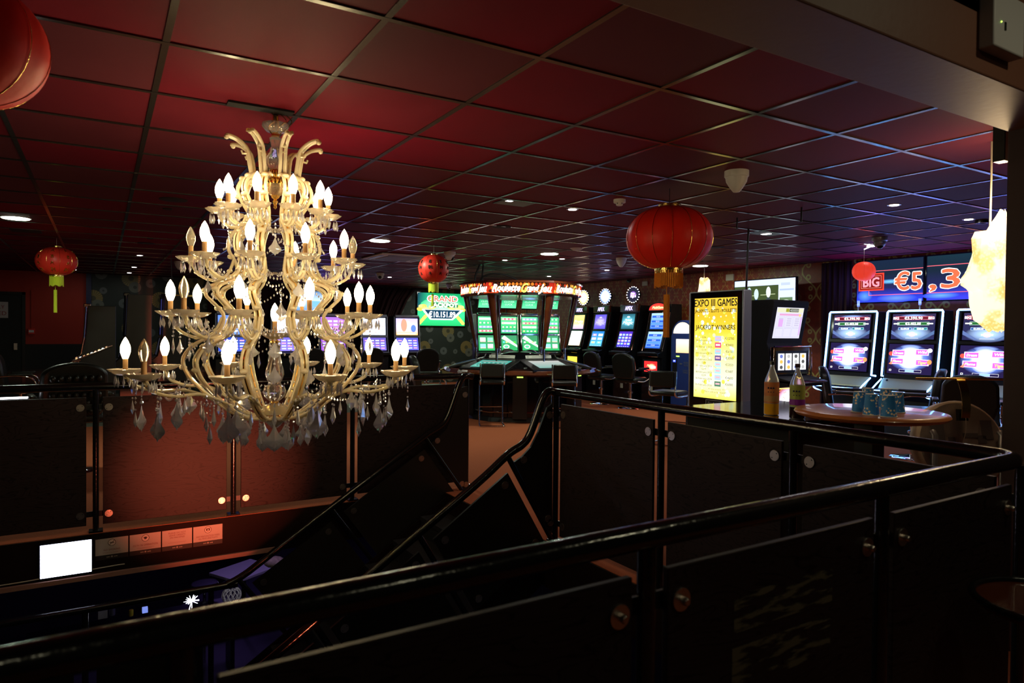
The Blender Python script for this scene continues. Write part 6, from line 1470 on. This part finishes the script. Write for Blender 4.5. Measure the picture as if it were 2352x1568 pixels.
for (u, v, a_, b_) in ((-.12, .06, .035, .05), (-.05, .02, .018, .02), (.05, .05, .04, .012), (.11, .03, .022, .02), (.14, .08, .03, .05), (.03, -.03, .03, .012)):
    MB().box(u - a_, u + a_, -.0235, -.0215, v - b_, v + b_).xf(Matrix.Rotation(R(-14), 4, 'X')).build('printed_patch', pm, bd, smooth=False)
sp_ = spline([(0, -.045, .15), (0, -.05, .22), (0, -.035, .29), (.0, -.005, .345), (0, .012, .355)], 4); MB().rings([[(p.x - .022, p.y, p.z), (p.x + .022, p.y, p.z), (p.x + .022, p.y + .004, p.z - .002), (p.x - .022, p.y + .004, p.z - .002)] for p in sp_]).build('gold_strap', M['gold'], bd)
MB().box(-.024, .024, -.045, -.02, .13, .19).xf(Matrix.Rotation(R(-6), 4, 'X')).build('strap_buckle', M['black'], bd, smooth=False)
MB().cyl((-.235, .01, .352), (.60, .01, .350), .006, 8).build('top_rail', M['gold'], bd)
MB().tube(spline([(0, -.045, .15), (.006, -.04, .08), (-.01, -.035, 0), (-.012, -.03, -.12)], 4), .0018, 5).build('string', M['cream'], bd)
for u in (-.165, .19): MB().tube([(u, -.05, -c.z / 1.19), (u, -.05, .06), (u, -.03, .075)], .017, 12).build('support_pole', M['silver'], bd)

# near stool at lower right
ns = empty('round_stool', (2.345, 0.865, 0)); tag(ns, 'round stool with a wooden seat and chrome rim at the lower right corner', 'stool')
MB().lathe([(.001, .725), (.185, .725), (.19, .735), (.185, .745), (.001, .745)], 44).build('seat', M['wood_dark'], ns); MB().tube([(.192 * math.cos(2 * PI * i / 44), .192 * math.sin(2 * PI * i / 44), .748) for i in range(44)], .011, 10, closed=True).build('chrome_rim', M['black_paint'], ns)
MB().cyl((0, 0, .03), (0, 0, .73), .03).build('column', M['black'], ns); MB().lathe([(.001, 0), (.2, 0), (.2, .012), (.05, .04), (.001, .04)], 36).build('base', M['black'], ns)

# ================================================================== GLIMPSES OF THE LOWER STOREY
def low(px, py, t): return DP(px, py, t)
q = low(560, 1330, 7.2); lamp('lower_vase_fill', 'POINT', q, 1.6, (.85, .85, 1), .05)  # added lamp without a fitting, brightens the lattice vase and table
q = low(532, 1366, 7.6); o = empty('lattice_vase', q); tag(o, 'white lattice vase glimpsed under the sloping handrail downstairs', 'vase')
lt = MB()
for k in range(12):
    a_ = 2 * PI * k / 12
    for s_ in (-1, 1): lt.tube([(.10 * math.sin(PI * (.15 + .75 * i / 9)) * math.cos(a_ + s_ * i * .13), .10 * math.sin(PI * (.15 + .75 * i / 9)) * math.sin(a_ + s_ * i * .13), .09 * math.cos(PI * (.15 + .75 * i / 9))) for i in range(10)], .005, 4)
lt.build('lattice', M['paper'], o, kind='stuff'); MB().lathe([(.02, -.09), (.015, -.2), (.06, -.4), (.06, -.42)], 14).build('stem', M['wood_dark'], o)
q = low(440, 1380, 7.6); o = empty('wire_starburst', q); tag(o, 'white wire starburst ornament glimpsed below the level handrail', 'ornament'); rn = random.Random(6); sb = MB()
for k in range(26):
    d = Vector((rn.uniform(-1, 1), rn.uniform(-1, 1), rn.uniform(-1, 1))).normalized() * rn.uniform(.05, .09); sb.cyl((0, 0, 0), d, .0025, 4)
sb.build('wires', M['white_led'], o, kind='stuff')
for i, (px, py, s_, m_, t) in enumerate(((236, 1408, .05, M['paper'], 'crumpled white packet'), (240, 1404, .03, M['silver'], 'small silver canister'), (301, 1407, .025, mat('yellow_tin', (.7, .5, .02), .4), 'small yellow tin'), (333, 1400, .03, M['lavender'], 'small lilac box'))):
    q = low(px + (0, 18, 0, 0)[i], py, 8.2)
    o = (MB().box(-s_, s_, -s_, s_, -s_, s_) if i in (0, 3) else MB().lathe([(s_, -s_ * 1.5), (s_ * 1.05, 0), (s_, s_ * 1.5)], 16)).build(['packet', 'canister', 'tin', 'box'][i], m_, loc=q, bev=.004); tag(o, t + ' on the dark shelf glimpsed downstairs', ['packet', 'canister', 'tin', 'box'][i])
q = low(290, 1425, 8.25); o = MB().box(-1.0, 1.2, -.2, .2, -.05, -.005).build('dark_shelf', M['black'], loc=(q.x, q.y, q.z + .0), smooth=False); tag(o, 'dark shelf holding small bright things downstairs at the left', 'shelf')
MB().box(-1.0, -.95, -.2, .2, LZ - q.z, -.05).build('shelf_leg', M['black'], o, smooth=False); MB().box(1.15, 1.2, -.2, .2, LZ - q.z, -.05).build('shelf_leg', M['black'], o, smooth=False)
q = low(630, 1290, 9.5); o = empty('patterned_cushion', q); tag(o, 'cream and brown patterned cushion glimpsed through the stair rail downstairs', 'cushion')
MB().ball((0, 0, 0), .14, 14, 8, .5).build('cover', mat('cushion_cloth', (.5, .42, .2), .8, var=.8, vscale=25), o)
q = low(470, 1345, 9.0); o = MB().lathe([(.001, 0), (.16, 0), (.17, .02), (.16, .04), (.001, .04)], 30).build('side_table', M['chrome'], loc=q); tag(o, 'small chrome table top catching blue light downstairs', 'table')
MB().cyl((0, 0, LZ - q.z), (0, 0, 0), .02).build('leg', M['chrome'], o)
q = low(560, 1310, 9.8); o = MB().box(-.35, .35, -.3, .3, -.02, .02).build('white_table', M['paper'], loc=q, smooth=False, bev=.006); tag(o, 'white table top downstairs beneath the bend of the handrail', 'table'); o.rotation_euler = (0, 0, .5)
MB().cyl((0, 0, LZ - q.z), (0, 0, 0), .03).build('leg', M['black'], o)
